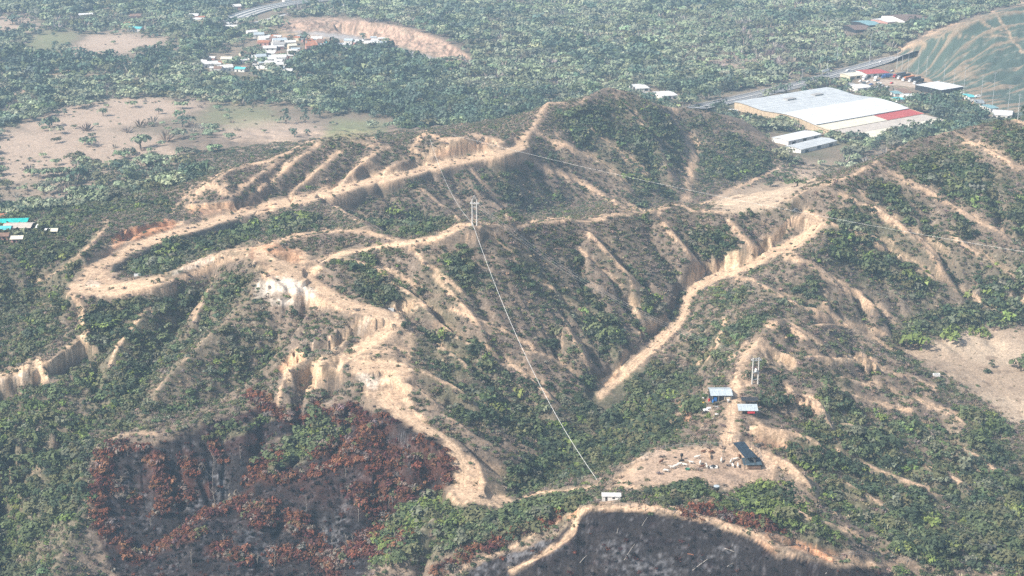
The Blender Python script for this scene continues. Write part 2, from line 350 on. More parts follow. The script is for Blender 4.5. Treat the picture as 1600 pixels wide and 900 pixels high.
# ------------------------------------------------------------------ what covers the ground where (drawn on a survey sheet, then laid on the terrain)
SW, SH = 800, 450
_gy, _gx = np.mgrid[0:SH, 0:SW]; _gx = (_gx + 0.5) * 2.0; _gy = (_gy + 0.5) * 2.0
def new(): return np.zeros((SH, SW))
def area(M, pts, val=1.0, soft=3, mode='max'):
    P = np.array(pts, float); m = np.zeros((SH, SW), bool)
    for (x0, y0), (x1, y1) in zip(P, np.roll(P, -1, 0)):
        if y0 == y1: continue
        m ^= ((_gy >= min(y0, y1)) & (_gy < max(y0, y1))) & (_gx < x0 + (_gy - y0) * (x1 - x0) / (y1 - y0))
    f = m.astype(float)
    if soft: f = blur(f, soft, 2)
    if mode == 'max': np.maximum(M, f * val, out=M)
    else: M *= (1 - f); M += f * val
def stroke(M, pts, width, val=1.0, soft=0.5, mode='max', smooth=True):
    q = smooth_line(pts, 5) if smooth else np.array(pts, float)
    x0, x1 = q[:, 0].min() - width * 2 - 4, q[:, 0].max() + width * 2 + 4; y0, y1 = q[:, 1].min() - width * 2 - 4, q[:, 1].max() + width * 2 + 4
    i0, i1 = max(0, int(x0 / 2)), min(SW, int(x1 / 2) + 1); j0, j1 = max(0, int(y0 / 2)), min(SH, int(y1 / 2) + 1)
    if i1 <= i0 or j1 <= j0: return
    sl = (slice(j0, j1), slice(i0, i1))
    d, _ = dist_to_line(_gx[sl], _gy[sl], q[:, 0], q[:, 1]) if len(q) > 1 else (np.hypot(_gx[sl] - q[0, 0], _gy[sl] - q[0, 1]), 0)
    f = np.clip((width / 2 * (1 + soft) - d) / (width / 2 * soft * 2 + 1e-3), 0, 1) * val
    if mode == 'max': M[sl] = np.maximum(M[sl], f)
    else: M[sl] *= 1 - f / max(val, 1e-6)
def spot(M, x, y, r, val=1.0): stroke(M, [(x - .1, y), (x + .1, y)], r * 2, val, 0.6, smooth=False)

soil, road, green, burn, rust, ash, cliff, orange, pale, dryf, grassf, wood, bright = [new() for _ in range(13)]
# bare crests and spurs
for h, w, pts in SPURS: stroke(soil, pts, 4.5 + h * 0.9, 0.86 if pts[0][1] < 600 or pts[0][0] > 800 else .30, 1)
for pts, w, v in [
 ([(112,455),(150,405),(185,385),(240,372),(330,338),(400,325),(470,310),(560,285),(620,270),(690,255),(760,240),(815,228)],20,.9),
 ([(800,232),(828,205),(845,180),(856,160),(875,158)],16,.8), ([(905,160),(930,142),(950,133),(965,140)],9,.6), ([(830,200),(850,215),(870,228)],14,.6),
 ([(268,330),(300,298),(348,270)],12,.7), ([(300,310),(330,290),(345,300)],16,.8), ([(348,270),(400,255),(430,246),(480,224),(540,206),(575,212),(608,230)],7,.8), ([(350,272),(352,305)],10,.8), ([(640,236),(655,214),(670,206),(700,218),(740,211),(770,216),(790,226)],9,.75), ([(540,212),(570,222),(600,234)],10,.6),
 ([(640,265),(690,240),(740,228),(800,222)],16,.55), ([(455,320),(520,300),(600,285)],14,.6),
 ([(290,418),(330,402),(365,391),(410,384)],12,.95), ([(240,440),(290,430),(340,414),(400,392)],12,.8), ([(410,386),(440,376),(470,366),(545,361),(590,366)],11,.85), ([(590,367),(640,378),(680,371),(720,353),(741,348)],10,.95), ([(480,410),(530,396),(590,385),(640,379)],9,.8), ([(741,350),(770,352),(800,358)],8,.7), ([(800,356),(840,346),(880,342),(910,346),(960,336),(1010,330),(1045,322),(1065,322),(1085,330)],8,.85), ([(1100,330),(1150,330),(1195,324),(1230,312),(1260,299),(1300,284),(1340,268),(1370,252)],7,.75), ([(1370,255),(1372,240),(1400,232),(1440,214),(1490,203)],6,.5), ([(640,382),(660,400),(690,400)],10,.5),
 ([(741,352),(765,365),(785,388),(830,430),(870,457),(915,490),(938,508)],10,.75), ([(870,462),(910,480),(935,505)],14,.5),
 ([(640,478),(625,480),(620,500)],22,.9), ([(625,505),(640,520),(640,545),(632,568)],18,.8),
 ([(112,455),(116,470),(130,488),(137,525)],6,.8), ([(400,458),(350,505),(318,530),(285,565),(228,630)],5,.4), ([(455,560),(400,605),(330,640),(250,676)],5,.45), ([(168,690),(200,678),(240,676)],8,.8), ([(0,745),(60,722),(110,706)],4,.5),
 ([(950,765),(980,735),(1020,708)],10,.6), ([(800,790),(830,775),(880,768),(920,760),(940,752)],7,.9), ([(905,800),(930,790),(1000,792),(1100,808),(1180,835),(1240,850),(1300,872),(1400,885)],12,.8),
 ([(905,800),(898,830),(860,862),(800,892)],8,.8), ([(905,795),(850,828),(780,862),(720,892)],6,.75), ([(1040,800),(1150,835),(1210,855)],8,.5), ([(1400,885),(1480,893),(1600,900)],10,.45),
 ([(1165,600),(1165,560),(1185,540),(1200,548)],26,.85), ([(1140,560),(1170,540)],14,.6), ([(1210,555),(1240,570)],22,.6), ([(1150,600),(1143,650),(1140,690)],30,.95), ([(1080,640),(1060,650),(1045,670)],10,.7), ([(1180,660),(1200,680),(1230,690)],26,.7), ([(1200,710),(1230,730),(1250,745),(1275,765)],22,.7),
 ([(1225,784),(1270,808),(1312,824),(1352,848)],12,.9), ([(1230,602),(1242,622),(1282,630)],14,.85), ([(1240,545),(1300,560),(1365,564)],8,.6), ([(1190,430),(1240,440),(1260,420)],8,.35),
 ([(1230,395),(1260,375),(1290,350)],20,.6), ([(1255,333),(1240,350),(1205,362)],6,.5), ([(1075,215),(1085,240),(1075,290),(1070,310)],16,.95), ([(1020,155),(1045,165),(1055,175)],14,.75), ([(1100,175),(1110,190),(1130,205)],8,.3),
 ([(938,618),(965,592),(1000,560),(1050,515),(1068,490),(1078,460),(1105,440),(1140,424),(1180,410),(1220,390),(1255,370),(1275,350)],20,.7), ([(1000,560),(1040,545),(1090,510)],14,.35), ([(940,640),(980,640)],12,.4),
]: stroke(soil, pts, w * 0.85, v, 0.8)
area(soil, [(945,755),(985,722),(1020,703),(1080,700),(1130,700),(1150,695),(1195,705),(1215,735),(1205,752),(1150,765),(1090,756),(1000,765)], .8, 2)
area(soil, [(590,590),(650,580),(640,625),(690,680),(735,710),(790,730),(790,785),(700,788),(698,760),(725,745),(700,700),(650,672),(600,640),(560,610)], .8, 2)
area(soil, [(400,395),(470,390),(500,410),(490,450),(560,470),(560,490),(480,480),(420,450)], .75, 2)
area(soil, [(520,555),(560,520),(580,500),(640,500),(640,560),(570,572)], .55, 3)
area(soil, [(120,450),(160,400),(180,390),(200,395),(185,420),(180,440),(250,432),(240,455),(160,462)], .8, 2)
# tracks
for pts, w in [
 ([(115,448),(150,455),(210,446),(250,438)],15), ([(122,445),(148,420),(190,396),(250,370),(330,348),(400,326),(470,312),(560,288),(620,275),(690,257),(760,243),(812,230)],13), ([(640,378),(690,368),(735,350)],6),
 ([(405,396),(430,412),(470,432),(500,450),(545,476),(590,490),(612,500),(600,522),(570,540),(545,556),(515,572)],16), ([(500,420),(470,428)],8), ([(500,408),(540,396),(600,386),(640,379)],5),
 ([(555,574),(600,572),(632,575),(606,594),(600,620),(640,662),(690,688),(715,712),(722,740),(722,765),(750,778),(790,786)],20),
 ([(938,618),(965,592),(1000,560),(1050,515),(1068,490),(1078,460),(1105,440),(1140,424),(1180,410),(1220,390),(1255,370),(1275,350),(1258,335)],13), ([(1150,600),(1143,650),(1140,695)],14), ([(1150,590),(1165,562),(1180,545)],4),
]: stroke(road, pts, w, 1.0, 0.35)
# cut banks and cliffs
for pts, w, v in [([(0,600),(30,588),(62,575)],40,1), ([(62,590),(100,560),(130,530)],26,.9), ([(128,495),(134,525),(130,560)],12,.9), ([(120,470),(133,490)],8,.7),
 ([(1080,440),(1100,425),(1150,402)],26,1), ([(1140,415),(1190,395),(1200,375)],22,.9), ([(1195,385),(1235,355),(1255,345)],16,.8), ([(988,470),(998,490)],18,.9), ([(1005,520),(1025,505),(1040,505)],20,1), ([(938,600),(965,580),(980,550)],14,.9),
 ([(455,575),(465,560)],34,1), ([(480,600),(500,575),(520,570)],40,.9), ([(445,570),(450,595)],16,.8), ([(520,545),(560,505),(585,495)],14,.8), ([(618,490),(640,475)],18,.7), ([(600,275),(680,250),(760,235)],14,.6), ([(650,240),(690,235),(740,225),(770,225)],24,.8), ([(290,325),(340,322),(395,320)],14,.8), ([(250,430),(300,412),(345,398)],8,.5), ([(400,420),(440,400),(470,400)],14,.4),
 ([(1368,388),(1395,395),(1412,402)],12,.8), ([(1345,470),(1350,485)],10,.6), ([(1585,465),(1600,470)],20,.9), ([(1295,565),(1340,562),(1372,575)],18,.7), ([(1200,560),(1230,570)],30,.7),([(1170,690),(1220,685)],14,.5), ([(225,880),(235,870)],14,.9), ([(150,780),(152,790)],12,.6), ([(1050,640),(1100,625)],6,.4), ([(1165,660),(1190,675)],14,.6)]: stroke(cliff, pts, w * .8, v, .35)
for pts, w, v in [([(180,375),(220,362),(270,350)],16,1), ([(160,400),(200,372)],8,.6), ([(240,352),(260,345)],8,.8), ([(1240,850),(1280,865),(1300,872)],12,.9), ([(1200,838),(1260,858)],14,.5), ([(1110,785),(1130,780)],10,.8), ([(905,800),(890,812)],8,.7), ([(1065,630),(1080,650),(1060,665)],12,.5), ([(400,395),(430,390),(460,400)],22,.5), ([(300,328),(390,322)],14,.5), ([(690,238),(760,226)],16,.4), ([(440,575),(470,560)],16,.5), ([(960,585),(945,600)],10,.5), ([(1185,845),(1215,860)],14,.4), ([(1185,690),(1250,700)],16,.35)]: stroke(orange, pts, w, v)
for pts, w, v in [([(410,455),(440,445),(480,455)],24,1), ([(430,470),(470,470)],14,.7), ([(270,425),(330,405)],8,.6), ([(565,590),(580,600),(610,600)],16,.8), ([(120,445),(150,445)],14,.5), ([(560,515),(575,500)],10,.6), ([(0,600),(40,590)],18,.5), ([(1000,715),(1040,708)],8,.5)]: stroke(pale, pts, w, v)
# green growth
for pts, v in [
 ([(865,170),(930,160),(1000,155),(1040,175),(1075,215),(1062,300),(1000,320),(985,290),(930,240),(880,200)],.75), ([(1085,225),(1160,220),(1240,245),(1200,270),(1120,290),(1090,300)],.6), ([(1050,170),(1130,190),(1090,210)],.35),
 ([(0,400),(60,380),(170,350),(180,360),(140,410),(115,440),(105,470),(60,555),(0,580)],.6), ([(200,415),(250,378),(330,372),(390,352),(425,350),(380,385),(300,400),(260,420),(200,432)],.9),
 ([(130,475),(240,462),(390,415),(400,450),(430,520),(440,560),(330,640),(240,665),(165,685),(0,720),(0,640),(140,580)],.5), ([(150,480),(240,465),(330,430),(280,540),(210,620),(170,580)],.75), ([(540,328),(600,345),(640,330),(690,335),(720,350),(640,372),(560,352)],.65), ([(420,340),(500,330),(515,352),(430,366)],.6), ([(400,250),(440,240),(470,235),(420,250)],.7), ([(460,290),(500,282),(480,305)],.9),
 ([(510,400),(560,395),(640,440),(700,480),(760,560),(840,600),(940,640),(1000,650),(1040,700),(950,740),(860,760),(800,790),(760,740),(820,700),(700,640),(640,560),(620,520),(700,520),(560,470)],.55), ([(660,390),(740,395),(770,450),(700,470)],.6),
 ([(780,370),(840,420),(960,490),(990,540),(960,575),(900,500),(840,450)],.7), ([(800,230),(830,300),(900,320),(830,345),(780,330),(740,270)],.4), ([(760,290),(800,300),(850,330),(800,340)],.6), ([(930,380),(1000,440),(1060,490),(1050,510),(1000,480)],.55), ([(1050,350),(1130,360),(1150,400),(1100,400)],.6),
 ([(900,600),(1060,560),(1100,590),(1050,620),(1060,680),(1000,700),(900,740),(830,770),(790,740),(850,700),(870,640)],.95), ([(1080,540),(1130,500),(1180,470),(1190,500),(1150,545),(1100,580)],.65), ([(1100,460),(1180,440),(1160,480)],.5),
 ([(1290,640),(1600,700),(1600,900),(1400,880),(1330,820),(1250,760),(1220,700)],.7), ([(1470,790),(1600,740),(1600,890),(1450,870)],.95), ([(1500,640),(1560,650),(1590,690),(1530,690)],.9), ([(1400,500),(1450,480),(1600,480),(1600,515),(1500,515),(1420,535)],.95), ([(1580,560),(1600,550),(1600,585)],.9),
 ([(1380,270),(1600,400),(1600,480),(1420,470),(1300,400),(1290,350)],.45), ([(1470,220),(1600,290),(1600,380),(1500,320),(1400,260)],.6), ([(1540,185),(1600,190),(1600,260)],.75), ([(1290,340),(1400,390),(1370,400),(1290,370)],.65), ([(1340,390),(1370,400),(1420,440),(1340,440)],.7), ([(1200,440),(1280,430),(1310,470),(1230,500)],.5), ([(1280,580),(1330,600),(1310,650),(1270,640)],.8),
 ([(770,800),(850,775),(920,778),(905,795),(860,820),(770,842)],.95), ([(970,768),(1090,760),(1130,790),(1250,838),(1290,850),(1345,850),(1240,800),(1190,770),(1120,785)],.95), ([(600,850),(640,790),(700,768),(760,792),(810,810),(760,832),(680,862),(610,880)],.95), ([(425,705),(500,652),(535,676),(485,724),(425,735)],1), ([(0,720),(150,690),(150,760),(110,900),(0,900)],.7), ([(0,770),(60,770),(70,860),(0,880)],.85), ([(760,735),(800,735),(810,790),(770,770)],.9), ([(400,700),(440,690),(430,730)],.5), ([(1350,860),(1470,850),(1600,870),(1600,890),(1440,880)],.8), ([(650,755),(690,765),(690,800),(660,800)],.8), ([(270,680),(320,670),(330,710),(290,715)],.6), ([(1060,610),(1100,620),(1110,650),(1070,660)],.5),
]: area(green, pts, v, 4)
for pts, w, v in [([(180,600),(300,655),(420,610)],0,0), ([(330,680),(420,650)],16,.7), ([(490,740),(560,705),(590,700)],14,.6), ([(0,640),(100,660),(160,680)],30,.3), ([(520,880),(600,880),(660,870)],16,.4), ([(1120,790),(1200,820),(1300,855)],24,.9), ([(1330,850),(1420,860),(1480,870)],12,.8)]:
    if w: stroke(green, pts, w, v); stroke(bright, pts, w, .4)
for pts, v in [([(435,700),(500,660),(522,680),(480,718),(430,728)],.5), ([(970,768),(1090,760),(1130,790),(1250,838),(1290,850),(1345,850),(1240,800),(1190,770)],.7), ([(600,850),(640,790),(700,768),(760,792),(700,850)],.5), ([(0,770),(60,770),(70,860),(0,880)],.5), ([(770,800),(850,775),(920,778),(860,820)],.4), ([(1500,640),(1560,650),(1590,690),(1530,690)],.5)]: area(bright, pts, v, 4)
area(green, [(0,325),(150,318),(262,300),(275,332),(180,335),(60,377),(0,400)], .5, 3)
# fire scars
area(burn, [(166,692),(240,690),(340,658),(420,632),(450,655),(540,622),(600,640),(690,692),(706,740),(690,770),(640,800),(600,850),(560,905),(500,910),(190,910),(160,860),(150,800),(158,740)], 1, 3)
area(burn, [(715,905),(790,866),(870,842),(925,797),(1000,800),(1100,818),(1180,842),(1205,868),(1240,872),(1300,884),(1350,888),(1400,900),(1400,920),(700,920)], 1, 1)
for pts, w in [([(905,800),(898,830),(860,862),(800,892)],9), ([(905,795),(850,828),(780,862),(720,892)],6), ([(560,612),(590,640)],14), ([(435,705),(480,692),(522,668)],46), ([(600,850),(650,800),(700,775)],30), ([(330,690),(420,650)],14)]: stroke(burn, pts, w, 1, .4, mode='cut')
for pts, w in [([(242,712),(246,750),(250,795)],22), ([(288,720),(292,730)],28), ([(278,756),(284,764)],24), ([(322,758),(322,762)],18), ([(395,730),(396,742)],22), ([(328,688),(345,712)],14), ([(160,740),(180,765),(205,785)],16), ([(400,762),(330,800),(285,828)],13), ([(378,796),(396,822)],26), ([(300,842),(250,862),(205,885)],16), ([(400,738),(475,735),(565,713),(628,708)],17), ([(600,735),(612,765),(640,772)],50), ([(655,715),(668,730)],32), ([(572,838),(620,810),(645,785)],15), ([(540,864),(598,850)],22), ([(430,875),(500,862)],22), ([(495,880),(520,885)],30), ([(418,800),(424,815)],30), ([(462,820),(480,835)],34), ([(665,886),(725,866),(800,830)],15), ([(800,828),(870,805)],15), ([(403,615),(412,640)],18), ([(530,640),(552,650)],26), ([(570,660),(600,665)],24), ([(480,640),(500,650)],16), ([(420,640),(470,660)],12), ([(168,700),(158,750),(152,800),(160,850)],22), ([(180,700),(230,695)],12), ([(690,700),(705,735),(690,768)],14), ([(240,800),(300,770)],14), ([(640,830),(600,860)],20), ([(440,700),(400,720)],20), ([(500,690),(560,690)],26), ([(640,690),(690,720)],26), ([(180,860),(200,880)],22), ([(330,870),(380,880)],22), ([(1080,800),(1150,820),(1200,835)],16), ([(590,690),(610,700)],20), ([(560,770),(600,800)],26)]: stroke(rust, pts, w, 1, .7)
for pts, w in [([(545,780),(520,830),(500,850)],36), ([(560,760),(600,750)],30), ([(190,760),(210,780)],20), ([(160,850),(170,840)],20), ([(330,740),(340,760)],26), ([(370,860),(400,890)],40), ([(780,870),(830,850)],26), ([(960,860),(1000,880),(1050,880)],30), ([(700,895),(760,885)],20), ([(600,690),(650,700)],24), ([(1100,880),(1140,870)],20), ([(290,790),(300,780)],20)]: stroke(ash, pts, w, .9, 1)
# the plain: open fields, wood
wood[:] = 0
area(wood, [(-5,-5),(1605,-5),(1605,210),(1440,225),(1240,250),(1050,190),(860,185),(640,260),(350,300),(270,335),(180,345),(60,382),(-5,405)], 1, 1)
area(wood, [(1200,240),(1250,225),(1400,205),(1440,210),(1330,262),(1220,262)], .9, 2)
for pts, v in [([(30,190),(120,163),(200,153),(290,156),(330,165),(420,165),(620,180),(640,205),(520,212),(440,250),(300,270),(250,300),(60,320),(0,300),(0,215)],.07), ([(30,70),(60,45),(190,50),(280,60),(300,85),(190,100),(100,95)],.05), ([(0,25),(40,20),(70,45),(0,60)],.2), ([(440,55),(520,48),(700,90),(700,105),(560,72),(450,75)],.0), ([(420,30),(560,28),(660,45),(745,95),(720,100),(650,80),(560,58),(440,50)],.0), ([(345,30),(400,10),(490,0),(500,12),(400,40),(350,45)],.0), ([(310,85),(400,50),(600,60),(600,78),(470,90),(450,118),(330,118)],.12), ([(1070,155),(1150,140),(1300,108),(1400,82),(1400,118),(1300,128),(1240,140),(1160,165)],.1), ([(1150,150),(1280,135),(1440,175),(1470,180),(1330,225),(1230,240),(1140,180)],0), ([(1300,110),(1430,105),(1600,180),(1600,190),(1480,150),(1430,150),(1340,145)],.06), ([(1080,95),(1240,85),(1250,110),(1120,110)],.3), ([(1398,108),(1410,76),(1450,57),(1500,35),(1560,15),(1600,10),(1600,195),(1500,150)],.0), ([(1095,322),(1130,300),(1200,285),(1260,258),(1330,255),(1240,300),(1200,330)],.0), ([(0,110),(200,108),(300,130),(200,150),(0,180)],.7), ([(0,250),(250,240),(260,300),(100,330),(0,330)],.38), ([(460,195),(560,180),(600,205),(480,225)],.05), ([(980,130),(1060,145),(1060,165),(980,150)],.3)]: area(wood, pts, v, 3, 'set')
for pts, v in [([(30,195),(120,163),(200,153),(290,156),(330,165),(300,175),(240,190),(160,205),(40,208)],1), ([(120,70),(150,52),(190,50),(280,60),(240,75),(190,85),(100,98)],1), ([(0,25),(40,20),(70,45),(0,62)],.8), ([(0,205),(100,195),(250,210),(290,250),(140,268),(0,290)],.8), ([(370,185),(450,188),(530,205),(440,222),(330,215)],.9), ([(1210,250),(1330,254),(1270,282),(1200,275)],.7), ([(1080,92),(1240,88),(1240,106),(1120,110)],.7), ([(980,135),(1060,150),(1050,165)],.6), ([(0,260),(250,250),(250,310),(60,330),(0,320)],.4)]: area(dryf, pts, v, 3)
for pts, v in [([(30,75),(60,48),(130,50),(90,85),(40,95)],.8), ([(330,165),(420,168),(450,190),(380,200),(300,190)],.7), ([(520,185),(600,190),(610,205),(500,222)],.9), ([(180,275),(260,265),(250,295),(160,310)],.6), ([(1250,258),(1330,254),(1300,270)],.6), ([(240,70),(275,68),(270,78)],.6)]: area(grassf, pts, v, 3)
for pts, w, v in [([(0,202),(60,190),(110,172),(160,157),(280,157)],3,.9), ([(75,118),(130,118),(200,117)],4,.9), ([(130,73),(190,77),(260,82)],3,.9), ([(165,0),(170,15),(182,28)],8,.9), ([(130,25),(150,15),(165,18)],8,.7), ([(20,150),(40,140)],8,.9), ([(15,162),(45,152)],10,.7), ([(290,158),(330,162),(420,165),(470,170)],4,.6), ([(600,180),(690,190)],3,.5), ([(320,110),(400,60),(440,55)],24,.55), ([(430,60),(520,60),(600,72)],14,.8), ([(560,45),(650,60),(735,95)],20,.5), ([(470,38),(560,45)],14,.6), ([(1095,320),(1150,295),(1200,270),(1215,265)],7,.9), ([(1340,120),(1390,128),(1450,135)],26,.6), ([(1400,113),(1440,122),(1500,152),(1600,192)],6,.95), ([(1150,205),(1220,225)],14,.5), ([(1445,57),(1500,54),(1590,58)],3,.8), ([(1553,20),(1572,40),(1580,60),(1600,80)],5,.9), ([(1523,32),(1550,42),(1575,52)],4,.8), ([(1405,75),(1440,68)],14,.8), ([(1450,52),(1500,40),(1530,28)],8,.6), ([(1080,150),(1240,135),(1260,128)],6,.4), ([(1480,0),(1600,0)],0,0), ([(1565,6),(1600,4)],5,.8)]:
    if w: stroke(soil, pts, w, v)
area(soil, [(1100,322),(1135,300),(1205,288),(1260,290),(1210,322),(1160,332)], .6, 2)
field = new(); area(field, [(1410,550),(1440,540),(1500,520),(1545,513),(1600,513),(1600,660),(1580,665),(1550,640),(1520,610),(1450,580)], 1, 3)
area(field, [(1098,322),(1135,300),(1205,286),(1260,270),(1290,285),(1240,302),(1210,322),(1160,334)], 1, 2)
net = new(); area(net, [(1398,108),(1410,76),(1450,57),(1500,35),(1560,15),(1600,8),(1600,192),(1550,172),(1500,150),(1440,117)], 1, 1)
bluff = new(); area(bluff, [(440,32),(500,28),(560,30),(650,47),(700,66),(738,92),(725,97),(690,92),(650,78),(560,56),(500,50),(440,48)], 1, 1)
cleared = new(); stroke(cleared, [(1080,171),(1130,160),(1205,143),(1270,127),(1340,107),(1400,90)], 16, 1, .3); stroke(cleared, [(352,40),(366,31),(395,20),(430,11),(470,5),(520,0)], 20, 1, .3); stroke(cleared, [(365,48),(400,38),(450,25)], 8, 1, .3); area(cleared, [(1320,112),(1395,108),(1450,124),(1500,140),(1490,150),(1440,146),(1380,140),(1325,128)], 1, 1)
paddock = new(); area(paddock, [(960,752),(990,728),(1022,706),(1080,700),(1130,699),(1195,712),(1210,735),(1200,752),(1150,762),(1090,755),(1010,757)], 1, 3)
trodden = new(); area(trodden, [(1090,735),(1120,715),(1150,712),(1170,735),(1150,742),(1110,742)], .8, 6)
river = new(); area(river, [(440,48),(500,50),(560,57),(650,82),(705,98),(690,104),(640,92),(560,66),(480,54)], 1, 1)
area(green, [(1400,540),(1600,510),(1600,660)], 0, 3, 'set')
area(wood, [(1150,182),(1200,190),(1300,214),(1420,200),(1440,190),(1480,185),(1400,215),(1330,232),(1250,215),(1180,198)], .95, 1)
area(wood, [(300,60),(400,55),(450,118),(330,120)], .25, 3); area(wood, [(455,95),(520,75),(640,72),(690,100),(600,120),(470,125)], 1, 2)

soilw = np.clip(blur(soil, 3, 2) * 1.9, 0, 1)
_stack = {}
def sheet(name, px, py):
    M = _stack.get(name)
    if M is None: M = globals()[name]
    x = np.clip(px / 2 - 0.5, 0, SW - 1.001); y = np.clip(py / 2 - 0.5, 0, SH - 1.001)
    i = x.astype(int); j = y.astype(int); fx = x - i; fy = y - j
    return (M[j, i] * (1 - fx) + M[j, i + 1] * fx) * (1 - fy) + (M[j + 1, i] * (1 - fx) + M[j + 1, i + 1] * fx) * fy

# ------------------------------------------------------------------ the terrain mesh
Zb = solve_heights(); Zs = add_spurs(Zb); Ze, FLOW = erode(Zs)
lowres = resize(Zs, EV, EU)
keep = np.clip((lowres - 2.0) / 6.0, 0.12, 1.0)               # the plain stays level
Z1 = Zs + resize(blur((Ze - lowres) * keep, 1, 1), *Zs.shape)
Z, RD, RUT = cut_roads(resize(Z1, NV, NU)); Z = cut_cliffs(Z, RD)
XX, YY = fan_xy(NU, NV)
# levelled ground: pasture knoll, yard, dry field
def level(pts, grow=3):
    global Z
    M = new(); area(M, pts, 1, grow); px, py = project(XX, YY, Z); inside = (px > -50) & (px < 1650) & (py > -50) & (py < 950)
    f = np.where(inside, sheet_of(M, px, py), 0); z0 = (Z * f).sum() / f.sum(); Z = Z * (1 - 0.8 * f) + z0 * 0.8 * f
def sheet_of(M, px, py):
    _stack['tmp'] = M; return sheet('tmp', px, py)
level([(985,735),(1020,708),(1080,700),(1150,698),(1195,712),(1200,745),(1150,755),(1080,752),(1000,755)])
level([(1100,600),(1170,598),(1190,640),(1160,660),(1110,655)], 2)
# small relief that every slope carries
slope = np.hypot(np.gradient(Z, axis=0) / (YY * dv), np.gradient(Z, axis=1) / (YY * du))
conv = blur(Z, 6, 2); conv = np.clip((Z - conv) / (0.012 * YY / 5), -1, 1)
px, py = project(XX, YY, Z)
hillness = np.clip((Z - 3) / 6, 0, 1) + np.clip(-Z / 3, 0, 1)
rough = fbm(XX, YY, 7.0, 4, 61) - 0.5
Z = Z + rough * (0.25 + 1.5 * np.clip(slope, 0, 1)) * np.where(RD > 0.3, 0.25, 1.0) * np.clip(0.15 + hillness, 0, 1)
flute = fbm(XX, YY, 3.2, 2, 77) - 0.5
wx = (fbm(XX, YY, 12, 3, 3) - 0.5) * 16; wy = (fbm(XX, YY, 12, 3, 4) - 0.5) * 10
vx, vy = (fbm(XX, YY, 45, 3, 23) - .5) * 90, (fbm(XX, YY, 45, 3, 24) - .5) * 60
S = {n: sheet(n, px + wx + vx * (n in ('green', 'bright', 'ash', 'rust', 'burn')) * (.6 if n != 'burn' else .3 * (py < 790) ), py + wy + vy * (n in ('green', 'bright', 'ash', 'rust', 'burn')) * (.6 if n != 'burn' else .3 * (py < 790))) for n in ('soil','green','burn','rust','ash','orange','pale','dryf','grassf','wood','bright')}
for n in ('road','cliff','field','net','bluff','river'): S[n] = sheet(n, px + wx * .3, py + wy * .3)
Z = Z + flute * 2.6 * np.maximum(S['cliff'], S['bluff'])
# the netted cut: folds run straight up the slope, patches sag and bulge
ax_, ay_ = unproject(1398, 108, 0); bx_, by_ = unproject(1600, 192, 0); al_ = math.hypot(bx_ - ax_, by_ - ay_)
run = ((XX - ax_) * (bx_ - ax_) + (YY - ay_) * (by_ - ay_)) / al_; upw = (XX - ax_) * (by_ - ay_) / al_ * -1 + (YY - ay_) * (bx_ - ax_) / al_
dust = fbm(run * .55, upw, 34, 4, 90); strip = fbm(run, upw * .05, 4.2, 2, 91); strip2 = fbm(run, upw * .10, 11, 2, 92)
Z = Z + S['net'] * ((strip - .5) * 3.0 + (strip2 - .5) * 4.0 + (dust - .5) * 5.0)
G = Grid(Z)

def mix(a, b, f): return a * (1 - f[..., None]) + np.asarray(b, float) * f[..., None]
YS = YY + 1.7 * Z                                             # noise runs along the slope, not straight down through it
n1 = fbm(XX, YS, 30, 4, 11); n2 = fbm(XX, YS, 5, 3, 12); n3 = fbm(XX, YS, 1.6, 2, 13); n4 = fbm(XX, YS, 60, 3, 14)
TAN, BROWN, DARK, OLIVE = (0.43, 0.298, 0.203), (0.192, 0.146, 0.110), (0.106, 0.088, 0.072), (0.092, 0.092, 0.056)
C = np.ones(XX.shape + (3,)) * np.array(BROWN)
C = mix(C, DARK, np.clip((n2 - 0.5) * 3 + 0.35, 0, 1))
C = mix(C, OLIVE, np.clip(S['green'] * 1.1 + (n1 - 0.55) * 1.2, 0, 0.8))
# bare earth: crests, spurs, worn patches
bare = np.clip(S['soil'] * 1.12 + conv * 0.22 * (0.4 + slope) + ((n2 - 0.5) * 1.5 + (n3 - 0.5) * 0.8) * (.55 + .6 * S['soil']) + (n1 - .5) * .7 - 0.42 - S['green'] * 0.25, 0, 1)
bare = np.clip((bare - 0.20) * 2.8, 0, 1) * np.clip(hillness + S['soil'] * 1.5, 0, 1)
C = mix(C, TAN, bare * (0.75 + 0.35 * n1))
C = mix(C, (0.36, 0.25, 0.17), np.clip(bare * (n4 - 0.45) * 3, 0, .7))
wash = np.clip(S['soil'] * 1.3 - 0.25 + (n3 - 0.5) * 0.5, 0, 1)
C = mix(C, (0.47, 0.33, 0.218), wash * 0.6)
C = mix(C, (0.48, 0.345, 0.225), np.clip(S['cliff'] * 1.2 - 0.2 + (n3 - .5) * 0.6, 0, 1) * 0.9)
C = mix(C, (0.50, 0.235, 0.12), np.clip(S['orange'] * 1.1 - 0.15 + (n2 - .5) * .5, 0, 1) * 0.85)
C = mix(C, (0.50, 0.44, 0.375), np.clip(S['pale'] - 0.1 + (n3 - .5) * 0.7, 0, 1) * 0.85)
C = mix(C, (0.52, 0.372, 0.250), np.clip(S['road'] * 1.2 - 0.1 + (n3 - .5) * .3, 0, 1) * 0.85)
C *= (1 - .30 * RUT * np.clip(S['road'] * 1.5, 0, 1))[..., None]
